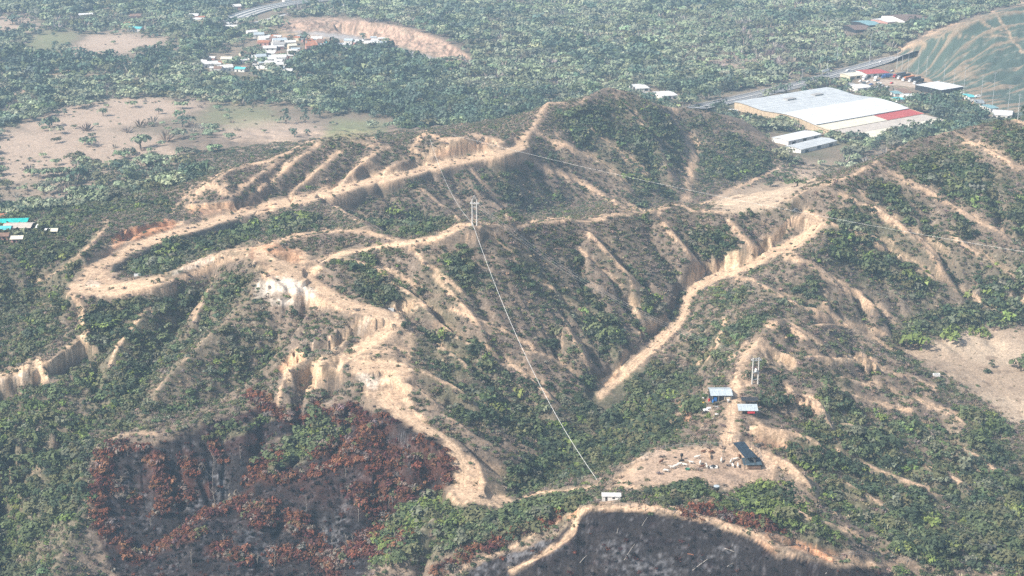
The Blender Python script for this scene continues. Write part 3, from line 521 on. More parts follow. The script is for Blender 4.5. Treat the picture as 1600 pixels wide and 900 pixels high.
# plain
pl = np.clip(S['wood'] * 2 + S['dryf'] + S['grassf'] + S['field'], 0, 1)
C = mix(C, (0.19, 0.155, 0.115), np.clip(1 - hillness, 0, 1) * np.clip(np.maximum(S['wood'], (py < 330) * (hillness < .05)) * 1.2 - bare, 0, 1) * 0.8)
flatland = np.clip(1 - hillness, 0, 1)
C = mix(C, (0.10, 0.11, 0.06), flatland * np.clip(S['wood'] * (n1 - 0.35) * 2.5, 0, .8))
C = mix(C, (0.40, 0.305, 0.235), np.clip(S['dryf'] * 1.2 - .1 + (n2 - .5) * .6, 0, 1) * 0.9)
C = mix(C, (0.17, 0.19, 0.095), np.clip(S['grassf'] * 1.2 - .1 + (n2 - .5) * .8, 0, 1) * 0.8)
C = mix(C, (0.335, 0.255, 0.185), np.clip(S['field'] * 1.3 - .15, 0, 1) * (0.7 + .3 * n2)); C = mix(C, (0.43, 0.34, 0.25), np.clip(S['field'] * (n1 - .45) * 3, 0, .6))
C = mix(C, (0.17, 0.14, 0.10), np.clip(S['field'] * ((n2 - .62) * 5), 0, .7))
C = mix(C, (0.40, 0.27, 0.20), np.clip(S['bluff'] * 1.3 - .1 + (n2 - .5) * 1.2, 0, 1) * .9)
C = mix(C, (0.18, 0.15, 0.11), np.clip(S['bluff'] * (n2 - .5) * 4, 0, .7))
C = mix(C, (0.36, 0.34, 0.33), np.clip(S['river'] * 1.3 + (n2 - .5), 0, 1) * S['river'])
pad = sheet_of(paddock, px + wx * .3, py + wy * .3); C = mix(C, (0.32, 0.235, 0.175), np.clip(pad * 1.2 - .1, 0, 1) * (.6 + .5 * n2)); C = mix(C, (0.10, 0.07, 0.055), np.clip(sheet_of(trodden, px + wx * .4, py + wy * .4) * 1.2 - .2 + (n2 - .5), 0, .8))
# green shade net pegged over the cut slope, torn and dusty
C = mix(C, (0.062, 0.088, 0.072), np.clip(S['net'] * 1.5 - .2 - S['soil'] * 1.2, 0, 1))
C = mix(C, (0.25, 0.185, 0.13), np.clip(S['net'] * ((dust - .52) * 3.6 + (strip - .5) * 4.6 + (strip2 - .5) * 2.0 + .26), 0, .75))
seam = np.clip(1 - np.abs((run / 13.0) % 1 - .5) / .05, 0, 1); C = mix(C, (0.30, 0.29, 0.25), S['net'] * seam * .35)
# burnt ground
streak = fbm(XX + .25 * YY, YS * .13, 1.5, 3, 95); streak2 = fbm(XX - .2 * YY, YS * .10, 3.5, 2, 96)
fl = np.clip(np.maximum(S['cliff'], S['pale'] * .9) + S['bluff'] * .7 + S['orange'] * .4, 0, 1); C *= (1 - fl * np.clip((.52 - streak) * 2.2 + (.5 - streak2) * 1.6, -.25, .72))[..., None]  # groove shade of cliffs, bluff and pale slope painted as dark streaks
bm = np.clip((S['burn'] * 1.7 - 0.35 + (n2 - .5) * 1.1 + (n1 - .5) * .6), 0, 1) * np.clip(S['burn'] * 8, 0, 1)
C = mix(C, np.array([0.022, 0.019, 0.021]), bm * 0.96)
C = mix(C, np.array([0.013, 0.012, 0.015]), bm * np.clip((n2 - .45) * 3, 0, 1))
C = mix(C, (0.055, 0.050, 0.054), bm * np.clip((n3 - .55) * 2.0 + (n2 - .58) * 1.2, 0, .6))
C = mix(C, (0.15, 0.15, 0.16), bm * np.clip(S['ash'] * (n3 - .42) * 2.6 + np.clip((n3 - .72) * 2.5, 0, .3), 0, .6))
C = mix(C, (0.10, 0.040, 0.026), np.clip(S['rust'] * 1.1 - .1 + (n2 - .5) * .8, 0, 1) * 0.7)
C = mix(C, (0.060, 0.030, 0.026), bm * (py > 600) * (px < 720) * np.clip((n1 - .55) * 2.5, 0, .45))
C *= (0.80 + 0.40 * n3)[..., None] * (0.88 + 0.24 * n4)[..., None]

def sheet_mesh(name, X, Y, Z, cols=None):
    nv, nu = Z.shape; me = bpy.data.meshes.new(name)
    co = np.stack([X, Y, Z], -1).reshape(-1, 3).astype(np.float32)
    idx = np.arange(nu * nv).reshape(nv, nu); q = np.stack([idx[:-1, :-1], idx[:-1, 1:], idx[1:, 1:], idx[1:, :-1]], -1).reshape(-1, 4).astype(np.int32)
    me.vertices.add(len(co)); me.vertices.foreach_set('co', co.ravel())
    me.loops.add(q.size); me.loops.foreach_set('vertex_index', q.ravel())
    me.polygons.add(len(q)); me.polygons.foreach_set('loop_start', np.arange(0, q.size, 4, dtype=np.int32)); me.update()
    me.polygons.foreach_set('use_smooth', np.ones(len(q), bool))
    if cols is not None:
        c = np.ones((len(co), 4), np.float32); c[:, :3] = cols.reshape(-1, 3)
        me.color_attributes.new('tint', 'FLOAT_COLOR', 'POINT').data.foreach_set('color', c.ravel())
    return me
def ground_material(name, bump=0.35, scale=1.3):
    m = bpy.data.materials.new(name); m.use_nodes = True; N = m.node_tree.nodes; Lk = m.node_tree.links; b = N['Principled BSDF']
    a = N.new('ShaderNodeAttribute'); a.attribute_name = 'tint'
    t = N.new('ShaderNodeTexCoord'); no = N.new('ShaderNodeTexNoise'); no.inputs['Scale'].default_value = scale; no.inputs['Detail'].default_value = 3
    Lk.new(t.outputs['Object'], no.inputs['Vector'])
    r = N.new('ShaderNodeMapRange'); r.inputs[1].default_value = 0.3; r.inputs[2].default_value = 0.7; r.inputs[3].default_value = 0.65; r.inputs[4].default_value = 1.35
    Lk.new(no.outputs['Fac'], r.inputs[0])
    mx = N.new('ShaderNodeVectorMath'); mx.operation = 'SCALE'; Lk.new(a.outputs['Color'], mx.inputs[0]); Lk.new(r.outputs[0], mx.inputs['Scale'])
    Lk.new(mx.outputs[0], b.inputs['Base Color']); b.inputs['Roughness'].default_value = 0.95; b.inputs['Specular IOR Level'].default_value = 0.1
    bp = N.new('ShaderNodeBump'); bp.inputs['Strength'].default_value = bump; bp.inputs['Distance'].default_value = 0.6
    Lk.new(no.outputs['Fac'], bp.inputs['Height']); Lk.new(bp.outputs[0], b.inputs['Normal'])
    return m
terr = bpy.data.objects.new('terrain', sheet_mesh('terrain', XX, YY, Z, C)); col.objects.link(terr)
terr.data.materials.append(ground_material('dry_earth')); terr['kind'] = 'structure'
# the country beyond and around, to the horizon
_u = np.linspace(-1, 1, 41) ** 3 * 26000; _X, _Y = np.meshgrid(_u, _u + 1500)
_far = np.ones(_X.shape + (3,)) * np.array((0.13, 0.13, 0.085))
gnd = bpy.data.objects.new('ground', sheet_mesh('ground', _X, _Y, np.full(_X.shape, -45.0), _far)); col.objects.link(gnd)
gnd.data.materials.append(ground_material('far_ground', 0.2, 0.02)); gnd['kind'] = 'structure'
log('terrain')
# ------------------------------------------------------------------ building blocks for single things
def material(name, colr, rough=0.8, vary=0.18, scale=1.5, metal=0.0, stripes=None):
    m = bpy.data.materials.new(name); m.use_nodes = True; N = m.node_tree.nodes; Lk = m.node_tree.links; b = N['Principled BSDF']
    b.inputs['Roughness'].default_value = rough; b.inputs['Metallic'].default_value = metal; b.inputs['Specular IOR Level'].default_value = 0.25
    t = N.new('ShaderNodeTexCoord'); no = N.new('ShaderNodeTexNoise'); no.inputs['Scale'].default_value = scale; no.inputs['Detail'].default_value = 4
    Lk.new(t.outputs['Object'], no.inputs['Vector'])
    r = N.new('ShaderNodeValToRGB'); r.color_ramp.elements[0].position = 0.3; r.color_ramp.elements[1].position = 0.72
    r.color_ramp.elements[0].color = tuple(c * (1 - vary * 1.6) for c in colr) + (1,); r.color_ramp.elements[1].color = tuple(min(.9, c * (1 + vary * .6)) for c in colr) + (1,)
    Lk.new(no.outputs['Fac'], r.inputs[0])
    out = r.outputs[0]
    if stripes:                                               # corrugated or jointed sheet: (axis, spacing in metres, depth)
        w = N.new('ShaderNodeTexWave'); w.bands_direction = stripes[0]; w.inputs['Scale'].default_value = 0.314 / stripes[1]
        Lk.new(t.outputs['Object'], w.inputs['Vector'])
        k = N.new('ShaderNodeMapRange'); k.inputs[1].default_value = .0; k.inputs[2].default_value = .25; k.inputs[3].default_value = 1 - stripes[2]; k.inputs[4].default_value = 1.0
        Lk.new(w.outputs['Fac'], k.inputs[0]); s = N.new('ShaderNodeVectorMath'); s.operation = 'SCALE'; Lk.new(out, s.inputs[0]); Lk.new(k.outputs[0], s.inputs['Scale']); out = s.outputs[0]
    Lk.new(out, b.inputs['Base Color']); return m
M = {
 'white_sheet': material('white_sheet_roof', (.64,.65,.66), .5, .10, .15, 0, ('X', 6, .16)), 'grey_sheet': material('grey_sheet_roof', (.47,.49,.50), .5, .12, .15, 0, ('X', 6, .14)),
 'zinc': material('zinc_sheet', (.46,.52,.55), .45, .2, .9, .1, ('X', .9, .16)), 'zinc_old': material('weathered_zinc', (.36,.40,.42), .55, .35, .8, .2, ('X', .9, .2)),
 'red_roof': material('red_sheet_roof', (.42,.085,.075), .6, .16, .3), 'cream_roof': material('cream_sheet_roof', (.62,.58,.47), .6, .1, .2), 'beige_roof': material('beige_sheet_roof', (.46,.41,.36), .7, .12, .2),
 'tan_wall': material('tan_wall', (.46,.36,.25), .9, .12, .4, 0, ('X', 5, .12)), 'white_wall': material('white_wall', (.72,.70,.66), .9, .14, .6), 'cream_wall': material('cream_wall', (.58,.50,.38), .9, .15, .6), 'pink_wall': material('pink_wall', (.50,.28,.24), .9, .15, .6),
 'clay': material('clay_tiles', (.40,.17,.095), .85, .3, .8), 'brown_roof': material('brown_sheet', (.24,.15,.11), .8, .3, .8), 'asbestos': material('grey_fibre_cement', (.35,.34,.33), .85, .25, .7), 'pale_roof': material('pale_fibre_cement', (.62,.61,.59), .8, .22, .7),
 'thatch': material('palm_thatch', (.19,.13,.105), .95, .35, .9), 'teal': material('teal_sheet', (.20,.34,.36), .6, .2, .5), 'turquoise': material('turquoise_sheet', (.02,.46,.42), .5, .2, .4), 'aqua': material('aqua_sheet', (.12,.50,.52), .5, .2, .4),
 'dark': material('opening_shade', (.03,.03,.032), .9, .2), 'black_tarp': material('black_shade_cloth', (.035,.038,.045), .8, .3, 1.2), 'bluegrey': material('blue_grey_sheet', (.034,.055,.078), .55, .3, .7, .2, ('X', 1.0, .25)), 'bluelight': material('worn_blue_grey_sheet', (.08,.12,.15), .55, .35, .8, .2, ('X', 1.0, .2)),  # 'dark' is near-black colour standing for shade inside openings and open-sided buildings
 'concrete': material('concrete', (.46,.45,.43), .9, .2, .7), 'slab': material('grey_slab', (.33,.34,.33), .9, .25, .7), 'asphalt': material('asphalt', (.16,.16,.165), .9, .15, .3), 'paint': material('white_paint', (.78,.78,.76), .6, .08), 'kerb': material('pale_concrete', (.55,.53,.50), .9, .15, .5),
 'steel': material('galvanised_steel', (.55,.57,.58), .5, .12, 1, .3), 'cable': material('pale_cable', (.72,.72,.70), .5, .04), 'wire': material('grey_wire', (.34,.35,.36), .5, .05), 'wood': material('weathered_wood', (.17,.12,.085), .95, .3, 2), 'pale_wood': material('bleached_wood', (.36,.33,.30), .95, .25, 2), 'bark': material('bark', (.13,.10,.075), .95, .3, 3), 'pale_bark': material('pale_bark', (.34,.30,.26), .95, .3, 3), 'char': material('charred_bark', (.035,.03,.03), .95, .3, 3),
 'rubber': material('rubber', (.02,.02,.022), .9, .1), 'glass': material('dark_glass', (.03,.04,.05), .15, .05), 'black': material('black_plastic', (.025,.027,.03), .5, .15), 'white_metal': material('white_paintwork', (.75,.75,.75), .35, .06), 'red_metal': material('red_paintwork', (.45,.03,.03), .4, .1), 'orange_metal': material('orange_paintwork', (.55,.20,.07), .45, .12), 'blue_metal': material('blue_paintwork', (.04,.11,.30), .4, .12), 'silver': material('silver_paintwork', (.45,.46,.48), .35, .06), 'grey_metal': material('grey_paintwork', (.12,.13,.14), .4, .1), 'green_plastic': material('green_plastic', (.04,.16,.12), .5, .1), 'blue_plastic': material('blue_plastic', (.03,.15,.42), .5, .1), 'red_cloth': material('red_banner', (.55,.05,.06), .8, .1), 'yellow_plastic': material('yellow_plastic', (.6,.42,.06), .6, .1),
 'hide_white': material('white_hide', (.60,.57,.52), .9, .12, 3), 'hide_brown': material('brown_hide', (.14,.065,.038), .9, .25, 3), 'hide_black': material('black_hide', (.02,.018,.018), .8, .2, 3), 'hide_dun': material('dun_hide', (.40,.28,.18), .9, .15, 3), 'horn': material('horn', (.2,.17,.13), .6, .1),
 'netting': material('shade_net', (.06,.12,.10), .9, .3, .6), 'soil_heap': material('loose_soil', (.46,.32,.20), .95, .2, 1.2), 'dung': material('dark_straw', (.07,.05,.038), .95, .3, 1.5),
}
class MB:
    """collects boxes, sheets and tubes and links them as ONE mesh object"""
    def __init__(s): s.v = []; s.f = []
    def add(s, verts, faces):
        k = len(s.v); s.v += [tuple(map(float, p)) for p in verts]; s.f += [tuple(i + k for i in f) for f in faces]; return s
    def box(s, c, d, rz=0.0):
        ca, sa = math.cos(rz), math.sin(rz); V = []
        for z in (-.5, .5):
            for x, y in ((-.5, -.5), (.5, -.5), (.5, .5), (-.5, .5)):
                X, Y = x * d[0], y * d[1]; V.append((c[0] + X * ca - Y * sa, c[1] + X * sa + Y * ca, c[2] + z * d[2]))
        return s.add(V, [(3, 2, 1, 0), (4, 5, 6, 7), (0, 1, 5, 4), (1, 2, 6, 5), (2, 3, 7, 6), (3, 0, 4, 7)])
    def slab(s, quad, t=0.12):
        """a sheet through the corner points, t thick"""
        q = [Vector(p) for p in quad]; n = (q[1] - q[0]).cross(q[-1] - q[0]).normalized() * t; k = len(q)
        V = q + [p - n for p in q]
        return s.add(V, [tuple(range(k)), tuple(range(2 * k - 1, k - 1, -1))] + [(i, i + k, (i + 1) % k + k, (i + 1) % k) for i in range(k)])
    def tube(s, pts, r0, r1=None, n=6):
        r1 = r0 if r1 is None else r1; P = [Vector(p) for p in pts]; V = []; m = len(P)
        for i, p in enumerate(P):
            d = (P[min(i + 1, m - 1)] - P[max(i - 1, 0)]).normalized(); a = d.cross(Vector((0, 0, 1)) if abs(d.z) < .9 else Vector((1, 0, 0))).normalized(); b = d.cross(a)
            r = r0 + (r1 - r0) * i / max(1, m - 1)
            V += [p + (a * math.cos(6.2832 * k / n) + b * math.sin(6.2832 * k / n)) * r for k in range(n)]
        F = [(i * n + k, i * n + (k + 1) % n, (i + 1) * n + (k + 1) % n, (i + 1) * n + k) for i in range(m - 1) for k in range(n)]
        F += [tuple(range(n - 1, -1, -1)), tuple((m - 1) * n + k for k in range(n))]
        return s.add(V, F)
    def lathe(s, prof, c=(0, 0, 0), n=14):
        V = [(c[0] + r * math.cos(6.2832 * k / n), c[1] + r * math.sin(6.2832 * k / n), c[2] + z) for r, z in prof for k in range(n)]; m = len(prof)
        F = [(i * n + k, i * n + (k + 1) % n, (i + 1) * n + (k + 1) % n, (i + 1) * n + k) for i in range(m - 1) for k in range(n)]
        return s.add(V, F + [tuple(range(n - 1, -1, -1)), tuple((m - 1) * n + k for k in range(n))])
    def mesh(s, name, mat):
        me = bpy.data.meshes.new(name); me.from_pydata(s.v, [], s.f); me.update(); me.materials.append(mat); return me
    def build(s, name, mat, parent=None, loc=None, smooth=False):
        o = bpy.data.objects.new(name, s.mesh(name, mat)); col.objects.link(o)
        if smooth: o.data.polygons.foreach_set('use_smooth', [True] * len(o.data.polygons))
        if parent is not None: o.parent = parent
        if loc is not None: o.location = loc
        return o
def tag(o, label, cat, group=None, kind=None):
    if label: o['label'] = label
    if cat: o['category'] = cat
    if group: o['group'] = group
    if kind: o['kind'] = kind
    return o
def thing(name, label, cat, loc=(0, 0, 0), rz=0.0, group=None, clear=None):
    o = bpy.data.objects.new(name, None); col.objects.link(o); o.location = loc; o.rotation_euler = (0, 0, rz); o.empty_display_size = .5
    if clear:
        KEEP_OUT.append((loc[0], loc[1], clear))
        if loc[1] > 1150: KEEP_OUT.append((loc[0] * (1 - 1.3 * clear / loc[1]), loc[1] - 1.3 * clear, clear * .9))
    return tag(o, label, cat, group)
def copy_tree(src, loc, rz=None, label=None, scale=None):
    """a thing with copies of its parts and sub-parts"""
    def dup(o, parent):
        c = o.copy(); col.objects.link(c); c.parent = parent
        for ch in o.children: dup(ch, c)
        return c
    r = dup(src, None); r.location = loc
    if rz is not None: r.rotation_euler = (0, 0, rz)
    if label: r['label'] = label
    if scale: r.scale = (scale,) * 3 if not hasattr(scale, '__len__') else scale
    return r
KEEP_OUT = []
def at(px, py, lift=0.0):
    x, y, z = G.hit([px], [py], lift); return Vector((float(x[0]), float(y[0]), float(z[0])))
def gz(x, y): return float(G.at(np.array([x]), np.array([y]))[0])
def metres(px, py, n):
    """length in metres of n photo pixels at the ground seen there"""
    p = at(px, py); return n * (p - Vector((0, 0, CAM_H))).length / FPX
def ang(p0, p1): return math.atan2(p1[1] - p0[1], p1[0] - p0[0])
def gable(parent, w, d, h, rise, wall, roof, over=.35, openings=(), roofname='roof'):
    """house shell: walls w x d, ridge along x; openings = (side, position 0..1, width, height, sill)"""
    b = MB(); H = h
    b.add([(-w/2,-d/2,-1.5),(w/2,-d/2,-1.5),(w/2,d/2,-1.5),(-w/2,d/2,-1.5),(-w/2,-d/2,H),(w/2,-d/2,H),(w/2,d/2,H),(-w/2,d/2,H),(-w/2,0,H+rise),(w/2,0,H+rise)],
          [(0,1,5,4),(2,3,7,6),(1,2,6,9,5),(3,0,4,8,7),(4,5,9,8),(6,7,8,9)])
    b.build('wall', wall, parent)
    r = MB(); k = rise / (d / 2); e = d / 2 + over
    r.slab([(-w/2-over,-e,H-k*over+.06),(w/2+over,-e,H-k*over+.06),(w/2+over,0,H+rise+.06),(-w/2-over,0,H+rise+.06)], -.07)
    r.slab([(-w/2-over,0,H+rise+.06),(w/2+over,0,H+rise+.06),(w/2+over,e,H-k*over+.06),(-w/2-over,e,H-k*over+.06)], -.07)
    ro = r.build(roofname, roof, parent)
    for side, pos, ow, oh, sill in openings:
        nm = 'door' if sill < .2 else 'window'
        q = MB()
        if side == 'front': q.box((-w/2 + pos*w, -d/2 - .02, sill + oh/2), (ow, .08, oh))
        elif side == 'right': q.box((w/2 + .02, -d/2 + pos*d, sill + oh/2), (.08, ow, oh))
        else: q.box((-w/2 - .02, -d/2 + pos*d, sill + oh/2), (.08, ow, oh))
        q.build(nm, M['dark'], parent)
    return ro
# ------------------------------------------------------------------ warehouse, sheds and truck yard
def U0z(px, py, z=0.0):
    x, y = unproject(px, py, z); return Vector((float(x), float(y), z))
def warehouse():
    A, B, D = U0z(1147, 174), U0z(1299, 211), U0z(1268, 146)
    rz = ang(A, B); L = (B - A).length; ux = Vector((math.cos(rz), math.sin(rz), 0)); uy = Vector((-ux.y, ux.x, 0)); W = max((D - A).dot(uy), 60.0)
    log('warehouse %.0f x %.0f m, heading %.0f deg, skew %.0f' % (L, W, math.degrees(rz), (D - A).dot(ux)))
    t = thing('warehouse', 'huge warehouse with white, grey and red roof sections and a tan end wall', 'warehouse', A, rz)
    KEEP_OUT.extend([tuple((A + ux * (L * (i + .5) / 5 * 1.3) + uy * (W * (j + .5) / 5))[:2]) + (max(L * 1.3, W) / 7,) for i in range(5) for j in range(5)])
    prof = [(0, 9.0), (.06, 9.4), (.13, 9.0), (.30, 7.2), (.50, 8.6), (.56, 8.9), (.70, 8.0), (.85, 5.6)]
    b = MB(); P = [(f * L, z) for f, z in prof] + [(L, 4.2)]
    V = [(x, 0, -2) for x, z in P] + [(x, 0, z) for x, z in P] + [(x, W, -2) for x, z in P] + [(x, W, z) for x, z in P]; n = len(P)
    F = []
    for i in range(n - 1): F += [(i, i + 1, n + i + 1, n + i), (2*n + i + 1, 2*n + i, 3*n + i, 3*n + i + 1)]
    F += [(0, n, 3*n, 2*n), (n - 1, 3*n - 1, 4*n - 1, 2*n - 1)]
    b.add(V, F).build('end_wall', M['tan_wall'], t)
    def strip(i0, i1, mat, name, lo=0.0, hi=1.0, drop=0.0):
        r = MB()
        for k in range(i0, i1):
            (x0, z0), (x1, z1) = P[k], P[k + 1]
            r.slab([(x0, lo*W - .8*(lo == 0), z0 + .12 - drop), (x1, lo*W - .8*(lo == 0), z1 + .12 - drop), (x1, hi*W + .8*(hi == 1), z1 + .12 - drop), (x0, hi*W + .8*(hi == 1), z0 + .12 - drop)], .25)
        return r.build(name, mat, t)
    g = strip(0, 4, M['grey_sheet'], 'roof'); strip(4, 7, M['white_sheet'], 'roof')
    strip(7, 8, M['cream_roof'], 'roof', 0, .60, .5); strip(7, 8, M['red_roof'], 'roof', .603, 1, .5)
    MB().box((P[7][0] + .2, W/2, P[7][1] - .1), (.5, W, .9)).build('gutter', M['asphalt'], t)
    for y in (.42, .72):
        MB().box((.17*L, y*W, 9.2), (.05*L, 11, 1.0)).build('skylight', M['asbestos'], t)
    a = MB(); x0, x1 = L + .1, L * 1.30
    a.add([(x0, .05*W, -2), (x1, .02*W, -2), (x1, .97*W, -2), (x0, .97*W, -2), (x0, .05*W, 3.6), (x1, .02*W, 2.9), (x1, .97*W, 2.9), (x0, .97*W, 3.6)], [(0,1,5,4),(1,2,6,5),(2,3,7,6),(3,0,4,7)]).build('annex_wall', M['cream_wall'], t)
    MB().slab([(x0, .03*W, 3.75), ((x0+x1)/2, .025*W, 3.4), ((x0+x1)/2, .98*W, 3.4), (x0, .98*W, 3.75)], .2).build('annex_roof', M['beige_roof'], t)
    MB().slab([((x0+x1)/2+.05, .025*W, 3.35), (x1+.5, .02*W, 3.0), (x1+.5, .98*W, 3.0), ((x0+x1)/2+.05, .98*W, 3.35)], .2).build('annex_roof', M['cream_roof'], t)
    return t
warehouse()
def quad_building(name, label, cat, px4, wall, roof, h, rise=0.0, group=None, opens=0, wallpart=True):
    """building whose roof corners stand where the photo shows them, h above the plain: px4 = left-front, right-front, right-back, left-back"""
    P = [U0z(x, y, h) for x, y in px4]; c = sum(P, Vector()) / 4; ux = (P[1] - P[0] + P[2] - P[3]); w = ux.length / 2; rz = math.atan2(ux.y, ux.x)
    uy = Vector((-math.sin(rz), math.cos(rz), 0)); d = max(abs((P[3] - P[0] + P[2] - P[1]).dot(uy)) / 2, 3.0)
    g = gz(c.x, c.y); t = thing(name, label, cat, (c.x, c.y, g), rz, group, clear=max(w, d) * .7)
    ops = [('front', (k + .5) / max(1, opens), min(w / (opens + 1) * .7, 4.5), h * .62, .0 if k % 2 == 0 else .8) for k in range(opens)]
    gable(t, w, d, h - .1, max(rise, .25), wall, roof, .5, ops); return t
quad_building('shed', 'long white-roofed shed in front of the big warehouse, the left one of two', 'shed', [(1227,224),(1277,213),(1263,205),(1211,216)], M['white_wall'], M['white_sheet'], 3.6, .8, None, 3)
quad_building('shed', 'long grey-white shed in front of the big warehouse, lower right one of two', 'shed', [(1240,237),(1303,224),(1288,214),(1238,229)], M['white_wall'], M['grey_sheet'], 3.6, .8, None, 3)
quad_building('lean_to', 'small white lean-to roof against the tan warehouse end wall', 'lean-to', [(1170,187),(1191,188),(1186,183),(1167,181)], M['white_wall'], M['white_sheet'], 2.8, .3)
quad_building('lean_to', 'low pale roof beside the far left corner of the warehouse', 'lean-to', [(1132,175),(1147,177),(1148,171),(1136,169)], M['white_wall'], M['pale_roof'], 2.8, .3)
quad_building('gatehouse', 'low building with a red sheet roof at the head of the truck yard', 'building', [(1345,116),(1380,114),(1381,107),(1347,109)], M['white_wall'], M['red_roof'], 4.0, .6, None, 4)
quad_building('workshop', 'cream-roofed open workshop left of the red-roofed building', 'workshop', [(1321,120),(1348,117),(1346,112),(1320,114)], M['cream_wall'], M['cream_roof'], 3.8, .5, None, 3)
quad_building('workshop', 'grey-roofed workshop at the lower left of the truck yard', 'workshop', [(1328,140),(1352,136),(1357,130),(1334,131)], M['white_wall'], M['pale_roof'], 3.6, .7, None, 3)
quad_building('shack', 'small grey shack beside the truck yard trees', 'shack', [(1322,134),(1333,133),(1332,128),(1322,129)], M['white_wall'], M['asbestos'], 3.0, .5)
quad_building('canopy_shed', 'white flat-roofed canopy at the right end of the truck yard', 'canopy', [(1463,142),(1498,136),(1472,126),(1438,131)], M['dark'], M['white_sheet'], 5.2, .3, None, 0)
quad_building('shack', 'dark block-like store at the near edge of the truck yard', 'shack', [(1404,146),(1419,145),(1420,138),(1406,138)], M['asbestos'], M['brown_roof'], 3.6, .3, None, 2)
quad_building('shack', 'shack with a pale tilted roof below the dark store', 'shack', [(1411,151),(1428,149),(1424,145),(1413,146)], M['white_wall'], M['pale_roof'], 2.8, .5)
quad_building('shack', 'low blue-grey shack left of the dark store in the yard', 'shack', [(1393,147),(1405,146),(1405,142),(1394,142)], M['white_wall'], M['teal'], 2.8, .4)
quad_building('shack', 'shack under a turquoise tarpaulin by the yard trees', 'shack', [(1396,156),(1410,155),(1408,151),(1397,152)], M['white_wall'], M['aqua'], 2.4, .5)
quad_building('shack', 'teal-roofed shack at the foot of the netted slope', 'shack', [(1508,154),(1520,153),(1518,148),(1509,148)], M['white_wall'], M['aqua'], 2.8, .4)
quad_building('house', 'pale blue-roofed house below the netted slope', 'house', [(1538,171),(1553,169),(1551,163),(1540,163)], M['white_wall'], M['teal'], 3.2, .6, None, 2)
quad_building('house', 'long white-roofed house at the right edge below the netted slope', 'house', [(1549,179),(1581,181),(1582,173),(1553,171)], M['white_wall'], M['pale_roof'], 3.2, .6, None, 4)
quad_building('house', 'house with a weathered zinc roof between the teal shack and the blue roof', 'house', [(1522,161),(1537,162),(1536,156),(1523,156)], M['cream_wall'], M['zinc_old'], 3.0, .5, None, 2)
quad_building('hut', 'tiny white hut among bushes below the right-hand houses', 'hut', [(1529,191),(1541,190),(1540,186),(1530,186)], M['white_wall'], M['pale_roof'], 3.0, .2, None, 1)
quad_building('house', 'house with a teal roof and open brown porch in the wood above the highway', 'house', [(1342,51),(1364,49),(1365,41),(1344,42)], M['dark'], M['teal'], 4.2, 1.4, None, 2)
quad_building('house', 'brown-roofed open hall left of the teal-roofed house in the wood', 'house', [(1324,59),(1352,58),(1354,50),(1328,51)], M['dark'], M['thatch'], 4.0, 1.6, None, 2)
quad_building('house', 'large thatched lodge with white walls at the edge of the wood', 'house', [(1392,50),(1430,47),(1432,36),(1396,38)], M['white_wall'], M['thatch'], 4.0, 2.6, None, 4)
quad_building('house', 'small pale-roofed house between the teal roof and the thatched lodge', 'house', [(1372,50),(1391,47),(1392,40),(1374,41)], M['pink_wall'], M['pale_roof'], 3.6, 1.2, None, 2)
quad_building('house', 'white-roofed house right behind the rear peak', 'house', [(990,141),(1012,140),(1006,133),(988,134)], M['white_wall'], M['pale_roof'], 3.4, .6, None, 2)
quad_building('house', 'grey-white roofed house in the trees right of the rear peak', 'house', [(1026,154),(1055,153),(1048,145),(1028,147)], M['white_wall'], M['pale_roof'], 3.6, .7, None, 3)
quad_building('hut', 'tiny white hut on the slope behind the rear peak', 'hut', [(1006,152),(1012,152),(1012,148),(1007,148)], M['white_wall'], M['pale_roof'], 2.6, .2)

# roads of the plain, each a sheet with kerbs and lane paint
def ribbon(name, pts, width, mat, lift=0.25, steps=8, offs=0.0, kind='structure', thick=.25):
    q = smooth_line(pts, steps); x, y, _ = G.hit(q[:, 0], q[:, 1]); z = G.at(x, y); k = np.ones(7) / 7
    x, y, z = [np.convolve(np.pad(a, 3, mode='edge'), k, 'valid') for a in (x, y, z)]; z = np.maximum(z, G.at(x, y) - .1) + lift
    tx, ty = np.gradient(x), np.gradient(y); l = np.hypot(tx, ty) + 1e-6; nx, ny = -ty / l, tx / l; b = MB(); n = len(x); V = []
    for i in range(n):
        for s in (-.5, .5): V.append((x[i] + nx[i] * (offs + s * width), y[i] + ny[i] * (offs + s * width), z[i]))
        for s in (.5, -.5): V.append((x[i] + nx[i] * (offs + s * width), y[i] + ny[i] * (offs + s * width), z[i] - thick))
    F = [(4*i + a, 4*i + (a+1) % 4, 4*i + 4 + (a+1) % 4, 4*i + 4 + a) for i in range(n - 1) for a in range(4)]
    o = b.add(V, F).build(name, mat); o['kind'] = kind; return x, y, z, nx, ny
HW = [(1080,171),(1130,160),(1205,143),(1270,127),(1340,107),(1400,90),(1440,78)]
hx, hy, hz, hnx, hny = ribbon('highway', HW, 19, M['asphalt'], .30)
ribbon('highway_kerb', HW, .7, M['kerb'], .75, offs=9.8); ribbon('highway_kerb', HW, .7, M['kerb'], .75, offs=-9.8); ribbon('highway_median', HW, 1.6, M['kerb'], .55, offs=0)
for o_ in (-4.8, 4.8): ribbon('lane_marking', HW, .35, M['paint'], .31, offs=o_, thick=.004)
VR = [(352,40),(366,31),(395,20),(430,11),(470,5),(520,0)]
ribbon('valley_road', VR, 26, M['concrete'], 1.2, thick=1.6)
for o_, m_ in ((-13.2,'kerb'),(13.2,'kerb'),(-5,'kerb'),(4,'slab')): ribbon('road_barrier', VR, .9, M[m_], 2.2, offs=o_, thick=1.2)
ribbon('embankment_road', [(365,45),(400,35),(450,22),(500,13)], 6, M['concrete'], .3)
ribbon('truck_yard', [(1340,126),(1390,129),(1440,134),(1500,150)], 26, material('packed_earth', (.42,.34,.27), .95, .2, .2), .2)

